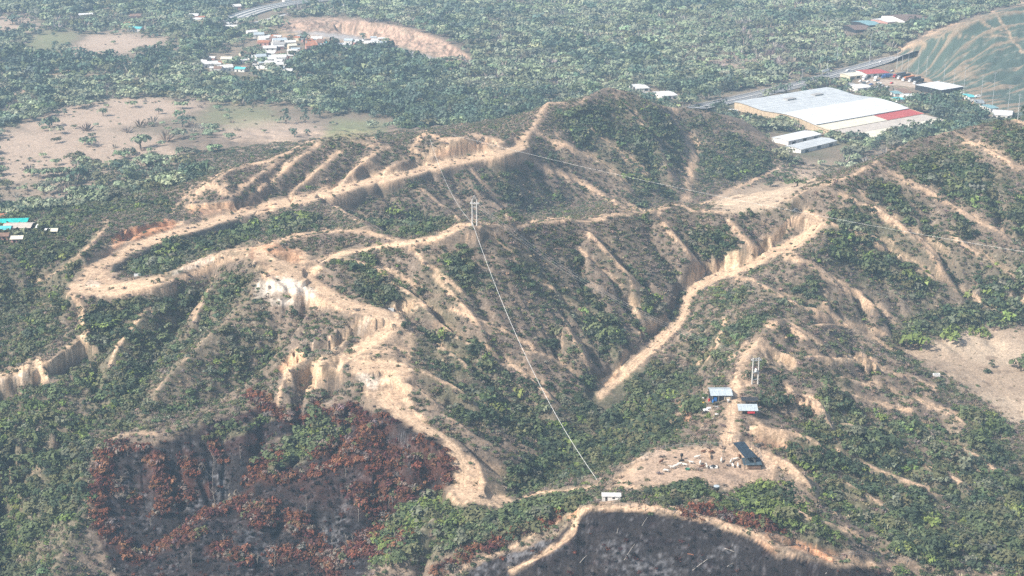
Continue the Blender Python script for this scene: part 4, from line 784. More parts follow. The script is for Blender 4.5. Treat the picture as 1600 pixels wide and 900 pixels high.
# vehicles
def wheel(mb_parent, x, y, r, wdt=.28):
    w = MB(); w.lathe([(r * .55, -wdt/2), (r, -wdt/2), (r, wdt/2), (r * .55, wdt/2)], n=12)
    o = w.build('wheel', M['rubber'], mb_parent); o.location = (x, y, r); o.rotation_euler = (math.pi/2, 0, 0); return o
def make_truck(label, trailer, cabm, loc, rz, length=15.0):
    t = thing('semi_truck', label, 'truck', loc, rz, 'trucks parked in the yard', clear=length * .45)
    MB().box((0, 0, 2.55), (length, 2.6, 2.9)).build('trailer', trailer, t); MB().box((0, 0, .95), (length * .96, 1.0, .22)).build('chassis', M['black'], t)
    c = MB(); x = -length/2 - 2.0; c.add([(x-1.1,-1.2,.6),(x+1.1,-1.2,.6),(x+1.1,1.2,.6),(x-1.1,1.2,.6),(x-1.1,-1.2,1.9),(x+1.1,-1.2,3.3),(x+1.1,1.2,3.3),(x-1.1,1.2,1.9),(x-.75,-1.15,3.1),(x-.75,1.15,3.1)], [(3,2,1,0),(0,1,5,8,4),(2,3,7,9,6),(1,2,6,5),(3,0,4,7),(4,8,9,7),(8,5,6,9)])
    cb = c.build('cab', cabm, t); MB().box((x-.98, 0, 2.5), (.12, 2.1, .9)).build('windscreen', M['glass'], cb)
    for wx in (x - .2, -length/2 + 1.2, length/2 - 3.4, length/2 - 2.1):
        for wy in (-1.12, 1.12): wheel(t, wx, wy, .52)
    return t
def make_car(name, label, cat, paint, loc, rz, L=4.4, van=False, group=None):
    t = thing(name, label, cat, loc, rz, group, clear=3); w, hl, hh = .88, (1.0 if van else .78), (2.0 if van else 1.45)
    b = MB(); xs = [(-.5,.35,hl*.85),(-.48,.3,hl),(-.22 if not van else -.36,.3,hl*1.02),(-.06 if not van else -.26,.3,hh),(.30 if not van else .46,.3,hh),(.44 if not van else .5,.3,hl*1.02),(.5,.35,hl*.9)]
    V = []; n = len(xs)
    for f, z0, z1 in xs:
        k = .82 if z1 > hl * 1.2 else 1.0; V += [(f*L, -w, z0), (f*L, w, z0), (f*L, w*k, z1), (f*L, -w*k, z1)]
    F = [(4*i + a, 4*i + (a+1) % 4, 4*i + 4 + (a+1) % 4, 4*i + 4 + a) for i in range(n - 1) for a in range(4)] + [(3,2,1,0), tuple(4*n - 4 + a for a in range(4))]
    b.add(V, F).build('body', paint, t)
    MB().box((.10*L, 0, (hl + hh)/2 + .02), (.40*L, 1.62, (hh - hl) * .62)).build('windows', M['glass'], t)
    for wx in (-.31*L, .30*L):
        for wy in (-.80, .80): wheel(t, wx, wy, .34, .22)
    return t
def on_px(p0, p1):
    a, b = at(*p0), at(*p1); c = (a + b) / 2; c.z = gz(c.x, c.y) + .25; return c, ang(a, b), (b - a).length
for lab, tr, cb, p0, p1 in [
    ('dark grey trailer truck with a red cab, rearmost of the yard row', 'grey_metal', 'red_metal', (1397,122), (1416,118)), ('black trailer truck with a white cab, second from the back of the yard row', 'black', 'white_metal', (1400,125), (1427,120)),
    ('trailer truck with an orange load, in the middle of the yard row', 'orange_metal', 'white_metal', (1408,128), (1432,123)), ('dark blue-grey trailer truck with a white cab right of the orange load', 'bluegrey', 'white_metal', (1416,130), (1444,124)),
    ('black trailer truck nearest to the white canopy, with a white cab', 'black', 'white_metal', (1424,134), (1448,127))]:
    c, rz, l = on_px(p0, p1); make_truck(lab, M[tr], M[cb], c, rz, 15.5)
for lab, p, cl, rz in [('white box truck parked left in the yard under the cream workshop', (1351,124), 'white_metal', 1.1), ('white box truck in the middle of the yard beside a blue truck', (1368,126), 'white_metal', 1.2), ('blue box truck in the yard below the red-roofed building', (1386,122), 'blue_metal', .4), ('white box truck parked under the right edge of the white canopy', (1487,144), 'white_metal', .3)]:
    c = at(*p); c.z += .25; make_truck(lab, M[cl], M[cl], c, rz, 7.0)
for lab, p, cl, rz, van in [('dark car on the highway beside a lamp post', (1362,97), 'grey_metal', .55, False), ('white car on the highway behind the dark car', (1376,98), 'white_metal', .55, False), ('white van on the highway left of the red-roofed building', (1325,112), 'white_metal', .55, True), ('silver car parked between the shacks of the yard', (1358,138), 'silver', .2, False), ('white van parked below the grey workshop', (1369,139), 'white_metal', .9, True), ('red car parked before the row of trailers', (1393,131), 'red_metal', .8, False), ('white car parked at the yard end near the shacks', (1501,147), 'white_metal', .5, False), ('white pickup beside the long white-roofed house', (1527,152), 'white_metal', .1, True), ('silver car on the dirt by the gatehouse', (1394,112), 'silver', .6, False)]:
    c = at(*p); c.z += .30; make_car('van' if van else 'car', lab, 'van' if van else 'car', M[cl], c, rz, 5.2 if van else 4.4, van)
for k, (x, y) in enumerate([(1331,124),(1337,122),(1344,128),(1349,131),(1356,129),(1361,133),(1373,132),(1379,135),(1386,137),(1365,119),(1373,118),(1392,118),(1376,143),(1384,144),(1505,149),(1513,156),(1519,159),(1535,160)]):
    c = at(x, y); c.z += .28; v_ = k % 3 == 0
    make_car('van' if v_ else 'car', 'pale van parked among the roofs and shacks around the truck yard' if v_ else 'small car parked among the roofs and shacks around the truck yard', 'van' if v_ else 'car', M[('white_metal', 'silver', 'white_metal', 'grey_metal', 'white_metal', 'blue_metal')[k % 6]], c, random.uniform(-.4, 1.4), 5.4 if v_ else 4.4, v_, 'vans around the truck yard' if v_ else 'cars around the truck yard')
make_car('car', 'grey car parked at the bend where the quarry road meets the crest', 'car', M['grey_metal'], at(1242,330), .3)

# lamp posts and poles of the plain
def pole(name, label, px, py, toppy, mat, group, arm=0, r=.22):
    b = at(px, py); s = (b - Vector((0, 0, CAM_H))).length / FPX; h = (py - toppy) * s / math.cos(PITCH)
    t = thing(name, label, 'pole', b, 0.2, group); MB().tube([(0, 0, -1), (0, 0, h)], r * 1.25, r * .75).build('post', mat, t)
    if arm: MB().tube([(0, 0, h - .2), (arm, 0, h + .5)], r * .5).build('lamp_arm', mat, t); MB().box((arm, 0, h + .45), (1.4, .5, .25)).build('lamp_head', M['white_metal'], t)
    else: MB().box((0, 0, h - .9), (2.6, .25, .25)).build('crossarm', mat, t)
    return t
for lab, px_, py_, ty, arm in [('tall pale pole between highway and wood, left of the car pair', 1307, 106, 75, 0), ('tall pole beside the highway above the red roof', 1358, 103, 58, 0), ('tall post where the highway meets the netted slope', 1401, 108, 80, 0), ('street lamp just right of the post at the netted slope', 1409, 109, 90, -2.4), ('white pole between the warehouse red roof and the trees', 1452, 174, 152, 0), ('small pole on the warehouse yard by the truck shacks', 1374, 150, 138, 0), ('thin pole in the trees left of the rear peak', 840, 152, 128, 0), ('pole on the highway verge behind the warehouse', 1253, 123, 108, 0), ('street lamp over the highway left of the gantry sign', 1292, 118, 97, 2.4)]:
    pole('street_lamp' if arm else 'utility_pole', lab, px_, py_, ty, M['steel'], None, arm)
for i, (x, y0, y1) in enumerate([(1434,117,86),(1447,120,91),(1474,134,103),(1489,144,112),(1505,150,108),(1532,163,122),(1550,170,118),(1574,181,138),(1418,114,84),(1590,187,150)]):
    t = pole('net_post', 'pale post standing against the green netted slope', x, y0, y1, M['steel'], 'posts along the foot of the netted slope', 0, .16)
a_, b_ = at(1284,121), at(1295,118); t = thing('gantry_sign', 'white sign board on two legs beside the highway', 'sign', (a_ + b_) / 2, ang(a_, b_)); l_ = (b_ - a_).length
MB().box((0, 0, 6.2), (l_, .25, 2.4)).build('board', M['paint'], t)
for s_ in (-.45, .45): MB().tube([(s_ * l_, 0, -.5), (s_ * l_, 0, 6)], .2).build('leg', M['steel'], t)

# ------------------------------------------------------------------ village in the valley
ROOFS = {'w': 'pale_roof', 'z': 'zinc', 'o': 'clay', 'b': 'brown_roof', 'g': 'asbestos', 't': 'aqua', 'c': 'cream_roof'}
WALLS = {'w': 'white_wall', 'c': 'cream_wall', 'p': 'pink_wall'}
LAB = {'w': 'house with a pale fibre-cement roof', 'z': 'house with a shiny zinc roof', 'o': 'house with an orange clay roof', 'b': 'house with a brown roof', 'g': 'house with a grey roof', 't': 'house with a turquoise roof', 'c': 'house with a cream roof'}
HOUSES = [ # photo x, y, width px, roof, wall, turn, where
 (365,12,17,'w','p',.2,'above the start of the concrete road'),(374,8,9,'o','w',.1,'behind the pale one above the concrete road'),(313,32,19,'w','c',.1,'at the left end of the village, largest there'),(318,39,15,'o','p',.2,'below the largest pale roof at the village left end'),(331,35,9,'w','w',.3,'small, right of the orange roof at the left end'),(341,20,7,'o','w',.2,'alone in the trees left of the concrete road'),(351,22,6,'w','p',.2,'tiny, just under the concrete road end'),(360,44,17,'w','w',.0,'right below the end of the concrete road'),
 (394,53,15,'w','w',.2,'at the top of the village core'),(404,57,13,'z','w',.2,'second in the top row of the village core'),(412,62,14,'w','c',.25,'above the big orange roof'),(412,69,15,'o','p',.2,'the big orange one in the village core'),(429,59,9,'o','p',.3,'right of the top row in the core'),(436,66,18,'z','w',.15,'long, right of the big orange roof'),(434,72,16,'g','w',.15,'below the long zinc roof'),(453,69,14,'w','c',.2,'left of the big round tree'),(456,75,11,'c','c',.2,'with a window, below the big round tree'),(421,77,17,'w','w',.05,'in the middle row of the core'),(486,75,15,'o','p',.15,'red-tinted, right of the big round tree'),(495,63,14,'w','w',.1,'behind the big round tree, by the river'),
 (398,82,11,'o','p',.5,'at the left of the middle row'),(420,85,18,'w','w',.1,'with a brown gable beside it'),(438,86,11,'b','p',.2,'in the middle of the core'),(396,91,14,'w','w',.3,'wide, left of the low row'),(407,92,13,'z','w',.3,'second from left in the low row'),(422,95,14,'w','w',.1,'third from left in the low row'),(438,93,15,'w','w',.2,'in the low row right of centre'),(457,82,13,'w','w',.1,'right of the brown roof'),(469,85,12,'g','w',.4,'grey, beside the trees on the right of the core'),(481,83,12,'w','c',.2,'at the right end of the middle row'),
 (354,98,14,'c','c',.1,'tall and cream, in the lower left group'),(325,103,23,'w','w',.05,'long, leftmost of the lower group'),(343,102,10,'o','p',.0,'pink-walled, in the lower left group'),(353,109,16,'w','w',.1,'at the bottom of the lower left group'),(378,97,12,'w','w',.2,'between the lower group and the core'),(424,101,16,'w','w',.05,'in the bottom row of the core'),(440,103,17,'w','c',.1,'at the right end of the bottom row'),(434,108,18,'z','w',.05,'lowest of the core, wide'),(376,110,14,'t','w',.0,'the only turquoise one, at the bottom'),(341,111,10,'b','w',.2,'small and brown at the lower left'),(449,113,13,'w','w',.2,'at the very bottom right of the core'),
 (489,69,14,'o','p',.1,'near the river, in front of the trees'),(500,69,12,'b','w',.2,'dark, near the river'),(512,70,9,'t','w',.1,'small and greenish near the river'),(535,73,13,'w','w',.1,'among trees near the river'),(545,67,11,'z','w',.1,'by the pale gravel bank'),(560,67,14,'w','c',.2,'left of the large white riverside house'),(580,71,20,'w','w',.35,'large and white at the river end'),(597,69,10,'z','w',.1,'last one towards the river bend'),(586,90,6,'w','w',.1,'tiny, alone among the riverside trees'),
 (133,25,17,'w','c',.1,'with arches, at the upper left clearing'),(212,28,15,'b','p',.1,'brown, in the trees at the upper left'),(193,41,14,'o','c',.2,'orange, above the upper left field'),(211,47,18,'t','w',.05,'low and green-blue above the upper left field'),(250,17,15,'o','p',.1,'pink, deep in the trees at upper left'),(303,27,12,'w','p',.1,'left of the village, half in trees'),(540,12,12,'w','w',.1,'lonely, at the top above the bluff'),(448,2,10,'w','w',.2,'at the top edge over the concrete road')]
seen_lab = {}
for (x, y, wpx, r, w, tn, where) in HOUSES:
    p = at(x, y + 2); s = (p - Vector((0, 0, CAM_H))).length / FPX; wd = wpx * s * 1.15; dp = min(max(wd * .8, 7), 13); p.y += dp * .3; p.z = gz(p.x, p.y)
    t = thing('house', LAB[r] + ' ' + where, 'house', p, tn + random.uniform(-.35, .35), 'houses of the valley village' if 300 < x < 610 else None, clear=wd * .65)
    h = 5.8 if 'tall' in where else random.uniform(3.0, 4.4); gable(t, wd, dp, h, random.uniform(1.0, 2.2), M[WALLS[w]], M[ROOFS[r]], .5, [('front', .3, 1.4, 2.1, 0), ('front', .7, 1.6, 1.2, 1.0)])

for k in range(64):
    a_, b_, c_, d_ = ((398, 482, 58, 112), (470, 600, 62, 79), (318, 400, 84, 112), (292, 350, 18, 46))[(0, 0, 1, 2, 0, 3, 1, 0)[k % 8]]
    x, y = random.uniform(a_, b_), random.uniform(c_, d_)
    if 482 > x > 462 and y > 88: continue
    p = at(x, y); wd = random.uniform(6, 10); t = thing('house', 'small house squeezed in between the larger roofs of the valley village', 'house', p, random.uniform(-.5, .6), 'small houses squeezed in between the village roofs', clear=wd * .7)
    gable(t, wd, wd * .8, random.uniform(2.6, 3.4), random.uniform(.8, 1.6), M[random.choice(['white_wall','cream_wall','pink_wall'])], M[random.choice(['pale_roof','pale_roof','pale_roof','zinc','clay','asbestos','brown_roof'])], .4, [('front', .35, 1.2, 2.0, 0)])
# ------------------------------------------------------------------ roofs at the left edge
quad = [
 ('pavilion', 'long turquoise sheet roof over an open hall at the left edge', 'pavilion', (20,352), 46, 9, 'turquoise', 'dark', 4.2, .12), ('house', 'wide tan sheet roof in front of the turquoise one', 'building', (30,359), 40, 11, 'beige_roof', 'dark', 3.8, .05), ('house', 'pale orange roof at the frame edge behind the turquoise roof', 'building', (2,343), 24, 9, 'clay', 'white_wall', 4.0, .1),  # near-black walls in this group are painted shade under open roofs
 ('house', 'aqua-edged white roof at the frame edge below the turquoise roof', 'building', (4,362), 26, 8, 'aqua', 'dark', 3.4, .1), ('house', 'small white-roofed house right of the tan roof', 'house', (66,358), 11, 6, 'pale_roof', 'cream_wall', 3.0, -.1), ('hut', 'tiny white hut second from the right of the left-edge group', 'hut', (76,363), 7, 4, 'pale_roof', 'white_wall', 2.4, .1), ('hut', 'tiny pale hut, rightmost of the left-edge group', 'hut', (86,363), 8, 4, 'cream_roof', 'cream_wall', 2.4, .1),
 ('house', 'low tan-orange roof among trees, lowest of the left-edge group', 'house', (28,375), 16, 6, 'cream_roof', 'pink_wall', 2.6, .1), ('house', 'dark brown roof at the frame edge, below the aqua one', 'house', (5,371), 18, 6, 'brown_roof', 'pink_wall', 2.8, .1)]
for nm, lb, ct, (x, y), wpx, dep, rf, wl, h, tn in quad:
    p = at(x, y + 3); s = (p - Vector((0, 0, CAM_H))).length / FPX; t = thing(nm, lb, ct, p, tn, None, clear=wpx * s * .5); gable(t, wpx * s, dep, h, 1.0, M[wl], M[rf], .5, [('front', .3, 1.4, 2, 0), ('front', .65, 1.4, 1.1, 1)])
# ------------------------------------------------------------------ farm yard on the knoll
def posts_roof(t, w, d, h0, h1, mat, post=M['wood'], name='roof', n=3):
    """mono-pitch sheet roof on posts: front edge h0, back edge h1"""
    MB().slab([(-w/2-.3, -d/2-.3, h0), (w/2+.3, -d/2-.3, h0), (w/2+.3, d/2+.3, h1), (-w/2-.3, d/2+.3, h1)], .09).build(name, mat, t)
    for i in range(n):
        for y, h in ((-d/2+.1, h0), (d/2-.1, h1)):
            MB().tube([(-w/2 + .15 + (w - .3) * i / (n - 1), y, -1.2), (-w/2 + .15 + (w - .3) * i / (n - 1), y, h - .1)], .09).build('post', post, t)
p = at(1125, 621); t = thing('farmhouse', 'open-fronted farm shed under a two-pitch zinc roof, left in the yard', 'shed', p, .02, None, clear=6.0)
w_, d_ = 8.6, 8.4
gable(t, w_, d_, 2.7, 1.0, M['dark'], M['zinc'], .45)  # near-black walls paint the shaded inside of the open shed
for x_ in (-4.0, -1.3, 1.3, 4.0): MB().box((x_, -d_/2 - .35, 1.2), (.16, .16, 2.4)).build('post', M['pale_wood'], t)
MB().box((2.4, -d_/2 - .06, 1.0), (2.6, .12, 2.0)).build('front_panel', M['cream_wall'], t); MB().box((-2.7, -d_/2 - .05, .9), (1.4, .12, 1.8)).build('door', M['blue_plastic'], t)
p = at(1168, 645); t = thing('lean_to', 'weathered zinc lean-to with a red cloth below its edge', 'lean-to', p, -.03, None, clear=4.5); posts_roof(t, 7.6, 4.6, 2.0, 2.9, M['zinc'])
MB().box((1.2, -2.42, 1.2), (3.0, .06, .9)).build('red_cloth', M['red_cloth'], t); MB().box((0, 2.2, 1.1), (7.4, .12, 2.2)).build('back_wall', M['asbestos'], t)
p = at(1171, 632); t = thing('shade_canopy', 'black shade-cloth canopy on poles behind the zinc lean-to', 'canopy', p, -.03, None, clear=3.5); posts_roof(t, 6.6, 3.4, 2.5, 2.6, M['black_tarp'])
p = at(1163, 716); t = thing('barn', 'long dark blue-grey sheet-roofed cattle barn beside the pasture', 'barn', p, .14, None, clear=4.5); t.rotation_euler.z = math.radians(14)
posts_roof(t, 4.2, 12.5, 3.2, 4.1, M['bluegrey'], n=2)
for y_ in (-2, 2): MB().tube([(2.0, y_, -1), (2.0, y_, 3.5)], .09).build('post', M['wood'], t); MB().tube([(-2.0, y_, -1), (-2.0, y_, 3.5)], .09).build('post', M['wood'], t)
MB().box((1.9, 0, 1.2), (.1, 12, 2.2)).build('side_wall', M['asbestos'], t)
p = at(1174, 729); t = thing('lean_to', 'low worn blue-grey lean-to at the near end of the dark barn', 'lean-to', p, .05, None, clear=3.8); posts_roof(t, 6.6, 4.6, 1.9, 2.7, M['bluelight'])
MB().box((.6, -2.2, .7), (5.0, .1, 1.3)).build('front_wall', M['brown_roof'], t)
p = at(955, 780); t = thing('hut', 'small white hut on the crest at the lower end of the long cable', 'hut', p, -.02, None, clear=4.2)
gable(t, 6.6, 2.8, 1.9, .45, M['white_wall'], M['pale_roof'], .3, [('front', .22, .8, 1.5, 0), ('front', .62, .9, .6, .8)])
p = at(1119, 771); t = thing('water_tank', 'black water tank with a pale lid on a post stand above a soil heap', 'water tank', p, 0, None, clear=1.8)
MB().lathe([(.95, 1.5), (1.05, 1.7), (1.05, 2.7), (.85, 2.95)], n=18).build('tank', M['black'], t, smooth=True); MB().lathe([(1.12, 2.96), (1.12, 3.1), (.4, 3.22)], n=18).build('lid', M['zinc'], t)
for a_ in range(4): MB().tube([(.8 * math.cos(a_ * 1.57 + .78), .8 * math.sin(a_ * 1.57 + .78), -.5), (.8 * math.cos(a_ * 1.57 + .78), .8 * math.sin(a_ * 1.57 + .78), 1.5)], .09).build('leg', M['wood'], t)
o = MB().lathe([(2.4, -.6), (1.9, .15), (1.1, .6), (.4, .75)], n=14).build('soil_heap', M['soil_heap'], None, at(1118, 777), True); tag(o, 'heap of orange loose soil at the foot of the black water tank', 'soil heap')
o = MB().lathe([(2.0, -.4), (1.9, .1), (1.55, .32), (1.2, .1), (1.15, -.3)], n=20).build('dung_ring', M['dung'], None, at(1152, 759), True); tag(o, 'dark ring of burnt straw on the near side of the pasture', 'ash ring')
def drum(label, px, py, mat, h=.95, r=.32):
    t = MB().lathe([(r * .95, 0), (r, .05), (r, h * .33), (r * 1.05, h * .35), (r, h * .38), (r, h * .66), (r * 1.05, h * .68), (r, h * .71), (r, h - .04), (r * .93, h)], n=12).build('drum', mat, None, at(px, py), False); return tag(t, label, 'drum')
drum('blue plastic drum in front of the farm shed', 1114, 629, M['blue_plastic'], 1.2, .42); drum('red drum at the left front corner of the farm shed', 1108, 627, M['red_metal'], 1.1, .4); drum('tall white tank left of the farm shed', 1100, 622, M['paint'], 1.9, .62); drum('yellow drum left of the white car in the yard', 1099, 632, M['yellow_plastic'], 1.1, .45); drum('white drum right under the farm shed roof edge', 1138, 628, M['paint'], 1.2, .42); drum('dark drum in the yard before the farm shed', 1119, 633, M['black'], 1.0, .4)
make_car('pickup_car', 'small white car on the yard in front of the farm shed', 'car', M['white_metal'], at(1107, 642), .15, 4.6, False)
o = MB().slab([(-2.6,-1.5,.12),(2.9,-1.2,.12),(2.4,1.5,.12),(-2.0,1.6,.12)], .2).build('concrete_pad', M['slab'], None, at(1125, 637)); tag(o, 'grey concrete pad on the yard between farm shed and white sheets', 'concrete pad')
o = MB().slab([(-1.1,-.8,.25),(1.1,-.7,.25),(1.0,.7,.45),(-1.0,.6,.4)], .1).build('roof_sheet', M['pale_roof'], None, at(1121, 648)); tag(o, 'white roofing sheet lying on the yard below the concrete pad', 'roofing sheet')
o = MB().slab([(-1.4,.1,.2),(1.2,-.9,.2),(1.4,-.5,.25),(-1.2,.5,.25)], .1).build('board', M['pale_wood'], None, at(1117, 655)); tag(o, 'pale board lying below the white roofing sheet', 'board')
t = thing('feed_trough', 'white feed trough with a black cover in the middle of the herd', 'trough', at(1115, 731), .05, None, clear=2.5)
b = MB()
for c_, d_ in (((0,-.75,.4),(2.9,.1,.6)), ((0,.75,.4),(2.9,.1,.6)), ((-1.42,0,.4),(.08,1.4,.6)), ((1.42,0,.4),(.08,1.4,.6)), ((0,0,.18),(2.8,1.4,.1))): b.box(c_, d_)
b.build('basin', M['paint'], t); MB().lathe([(1.05, .35), (.95, .75), (.6, 1.1), (.15, 1.2)], (-.1, .1, 0), 10).build('cover', M['black_tarp'], t)
for x_ in (-1.1, 1.1): MB().box((x_, 0, -.05), (.2, 1.3, .4)).build('foot', M['concrete'], t)
o = MB().lathe([(.75, 0), (.95, .55), (.86, .55), (.7, .1)], n=14).build('water_tub', M['green_plastic'], None, at(1074, 734)); tag(o, 'dark green round water tub in front of the white cows', 'tub')
t = thing('drum_stand', 'black drum raised on a post at the far side of the pasture', 'drum', at(1065, 718), 0); MB().tube([(0,0,-.3),(0,0,1.6)], .25).build('post', M['char'], t); MB().lathe([(.6,1.5),(.62,2.4),(.5,2.5)], n=12).build('drum', M['black'], t)
for lb, x_, y_, s_ in [('low white cement trough by the hairpin road under dark bushes', 215, 431, (3.4,1.2,1.0)), ('white block trough on the tan track beside the small knoll', 611, 485, (2.6,1.4,1.0)), ('white trough at the edge of the dry field', 1463, 587, (3.2,1.4,1.2))]:
    t = thing('water_trough', lb, 'trough', at(x_, y_), .1, None, clear=3); b = MB(); L_, W_, H_ = s_
    for c_, d_ in (((0,-W_/2,H_/2-.2),(L_,.16,H_+.3)), ((0,W_/2,H_/2-.2),(L_,.16,H_+.3)), ((-L_/2+.08,0,H_/2-.2),(.16,W_-.16,H_+.3)), ((L_/2-.08,0,H_/2-.2),(.16,W_-.16,H_+.3))): b.box(c_, d_)
    b.build('basin', M['paint'], t); MB().box((0,0,H_*.6), (L_-.34, W_-.2, .04)).build('water', M['glass'], t)

# ------------------------------------------------------------------ cattle
def skin_mesh(name, V, E, R, mat):
    me = bpy.data.meshes.new(name); me.from_pydata(V, E, []); o = bpy.data.objects.new(name, me); col.objects.link(o)
    md = o.modifiers.new('skin', 'SKIN'); md.use_smooth_shade = True
    for i, r in enumerate(R): me.skin_vertices[0].data[i].radius = (r, r)
    me.skin_vertices[0].data[0].use_root = True
    o.modifiers.new('sub', 'SUBSURF').render_levels = 1; o.modifiers['sub'].levels = 1
    dg = bpy.context.evaluated_depsgraph_get(); out = bpy.data.meshes.new_from_object(o.evaluated_get(dg)); bpy.data.objects.remove(o); out.materials.clear(); out.materials.append(mat); out.name = name; return out
def cow_mesh(graze, mat):
    V = [(-.75,0,1.12),(-.25,0,1.04),(.25,0,1.02),(.62,0,1.1)]; R = [.33,.38,.40,.34]; E = [(0,1),(1,2),(2,3)]
    def chain(start, pts):
        k = start
        for x, y, z, r in pts: V.append((x,y,z)); R.append(r); E.append((k, len(V) - 1)); k = len(V) - 1
        return k
    h = chain(3, [(.95,0,.98,.19),(1.2,0,.6,.14),(1.32,0,.34,.12),(1.42,0,.12,.075)] if graze else [(.92,0,1.33,.19),(1.14,0,1.52,.145),(1.36,0,1.42,.12),(1.56,0,1.3,.075)])
    hd = h - 1
    for s in (-1, 1):
        chain(hd if graze else h - 2, [(V[hd][0] - .08, s * .16, V[hd][2] + .1, .04), (V[hd][0] - .12, s * .3, V[hd][2] + .08, .03)])
        chain(0, [(-.80,s*.19,.80,.165),(-.70,s*.2,.60,.10),(-.84,s*.2,.42,.07),(-.78,s*.2,.04,.065)])
        chain(3, [(.62,s*.19,.74,.125),(.64,s*.19,.42,.07),(.62,s*.19,.04,.06)])
    chain(3, [(.52,0,1.46,.13)]); chain(0, [(-1.06,0,1.16,.05),(-1.14,0,.82,.03),(-1.14,0,.5,.045)])
    return skin_mesh('cow', V, E, R, mat)
HORNS = MB().tube([(1.15,-.1,1.6),(1.13,-.24,1.72),(1.2,-.28,1.86)], .035, .012, 5).tube([(1.15,.1,1.6),(1.13,.24,1.72),(1.2,.28,1.86)], .035, .012, 5).mesh('horns', M['horn'])
COW = {(c, g): cow_mesh(g, M['hide_' + c]) for c in ('white', 'brown', 'black', 'dun') for g in (0, 1)}
COWS = [('white',1,1041,738,2.9,'white cow grazing, leftmost of the herd'),('white',0,1050,733,3.2,'white cow standing right behind the leftmost cow'),('white',0,1056,731,.2,'third white cow from the left of the herd'),('white',1,1062,728,.1,'white cow just left of the green tub'),('white',0,1070,729,2.9,'white cow right above the green tub'),('white',0,1080,725,3.0,'white cow with raised head behind the green tub'),('white',0,1089,717,.1,'white cow standing farthest back in the herd'),('white',1,1094,726,1.3,'white cow seen from behind, left of the brown one by the trough'),('white',0,1104,731,1.7,'white cow at the left end of the feed trough'),('white',0,1127,722,1.4,'white cow by the leafless bush'),('white',0,1142,724,1.2,'white cow left of a pair near the barn'),('white',1,1145,730,1.7,'white cow seen from behind in front of the barn'),('white',0,1149,720,.1,'white cow close to the dark barn wall'),('white',0,1153,730,1.5,'white cow at the near corner of the barn'),('dun',0,1109,716,1.5,'fawn cow standing alone behind the feed trough'),
 ('brown',0,1099,708,.1,'brown cow at the far fence of the pasture'),('brown',1,1111,709,.2,'dark brown cow at the far fence right of another brown one'),('brown',0,1097,732,.2,'brown cow beside the left end of the feed trough'),('brown',1,1155,716,1.4,'brown cow at the rear corner of the barn'),('brown',0,1033,724,.7,'brown cow apart at the left of the pasture'),('black',1,1065,723,.3,'black cow behind the white ones, below the raised drum'),
 ('white',0,1049,772,1.4,'white calf among bushes below the pasture, left of two'),('white',0,1061,772,1.7,'white calf among bushes below the pasture, right of two')]
for c, g, x, y, rz, lb in COWS:
    t = bpy.data.objects.new('cow', COW[(c, g)]); col.objects.link(t); t.location = at(x, y); t.rotation_euler.z = rz; s_ = random.uniform(.98, 1.12) * (.85 if 'calf' in lb else .98); t.scale = (s_,) * 3
    tag(t, lb, 'cow', 'calves among the bushes' if 'calf' in lb else 'cattle on the pasture'); KEEP_OUT.append((t.location.x, t.location.y, 1.6))
    if not g: h_ = bpy.data.objects.new('horns', HORNS); col.objects.link(h_); h_.parent = t

# ------------------------------------------------------------------ fences
def fence(name, label, pts, mat, h=1.7, lean=.08, wires=2):
    P = [at(*q) for q in pts]; t = thing(name, label, 'fence', P[0]); L0 = P[0]
    for q in P:
        d = q - L0; MB().tube([(d.x, d.y, d.z - .5), (d.x + random.uniform(-lean, lean), d.y, d.z + h * random.uniform(.85, 1.15))], .10, .08, 5).build('post', mat, t)
    for k in range(wires): MB().tube([tuple(q - L0 + Vector((0, 0, h * (.45 + .4 * k)))) for q in P], .025, n=3).build('wire', M['wire'], t)
fence('post_fence', 'fence of dark posts along the crest above the black burnt face', [(906,797),(917,793),(930,788),(942,786),(955,789),(966,791),(985,794),(997,796),(1008,798),(1025,800),(1038,802),(1050,804),(1062,806),(1075,807),(1090,810),(1108,814),(1128,820)], M['wood'], 2.0)
fence('post_fence', 'fence of posts on the crest at the lower right', [(1283,872),(1310,872),(1335,869),(1350,868),(1362,869),(1380,872),(1400,874),(1417,879)], M['wood'], 2.0)
fence('post_fence', 'pale-posted fence running out of the lower right corner', [(1417,881),(1433,877),(1455,878),(1476,879),(1501,883),(1525,887),(1548,892),(1567,894),(1593,899)], M['pale_wood'], 2.3)
fence('post_fence', 'pale-posted fence along the far side of the pasture', [(1018,711),(1028,706),(1040,702),(1051,701),(1063,700),(1075,699),(1085,699),(1094,698),(1104,697),(1116,697),(1128,697)], M['pale_wood'], 2.0)
fence('post_fence', 'crooked wooden fence at the left end of the pasture', [(985,729),(994,724),(1003,722),(1008,718),(1014,715),(1018,711)], M['wood'], 1.8, .2)
fence('post_fence', 'pen fence of poles right of the dark barn', [(1172,700),(1176,703),(1180,707),(1184,711),(1187,716),(1190,722),(1191,730)], M['wood'], 2.2, .15, 3)
fence('post_fence', 'pole gate fence between the yard road and the barn', [(1134,695),(1139,694),(1144,693),(1150,692)], M['wood'], 2.4, .05, 3)
fence('post_fence', 'fence of thin posts beside the lower rim of the yard spur', [(1205,840),(1222,845),(1240,852),(1262,862)], M['pale_wood'], 1.8)

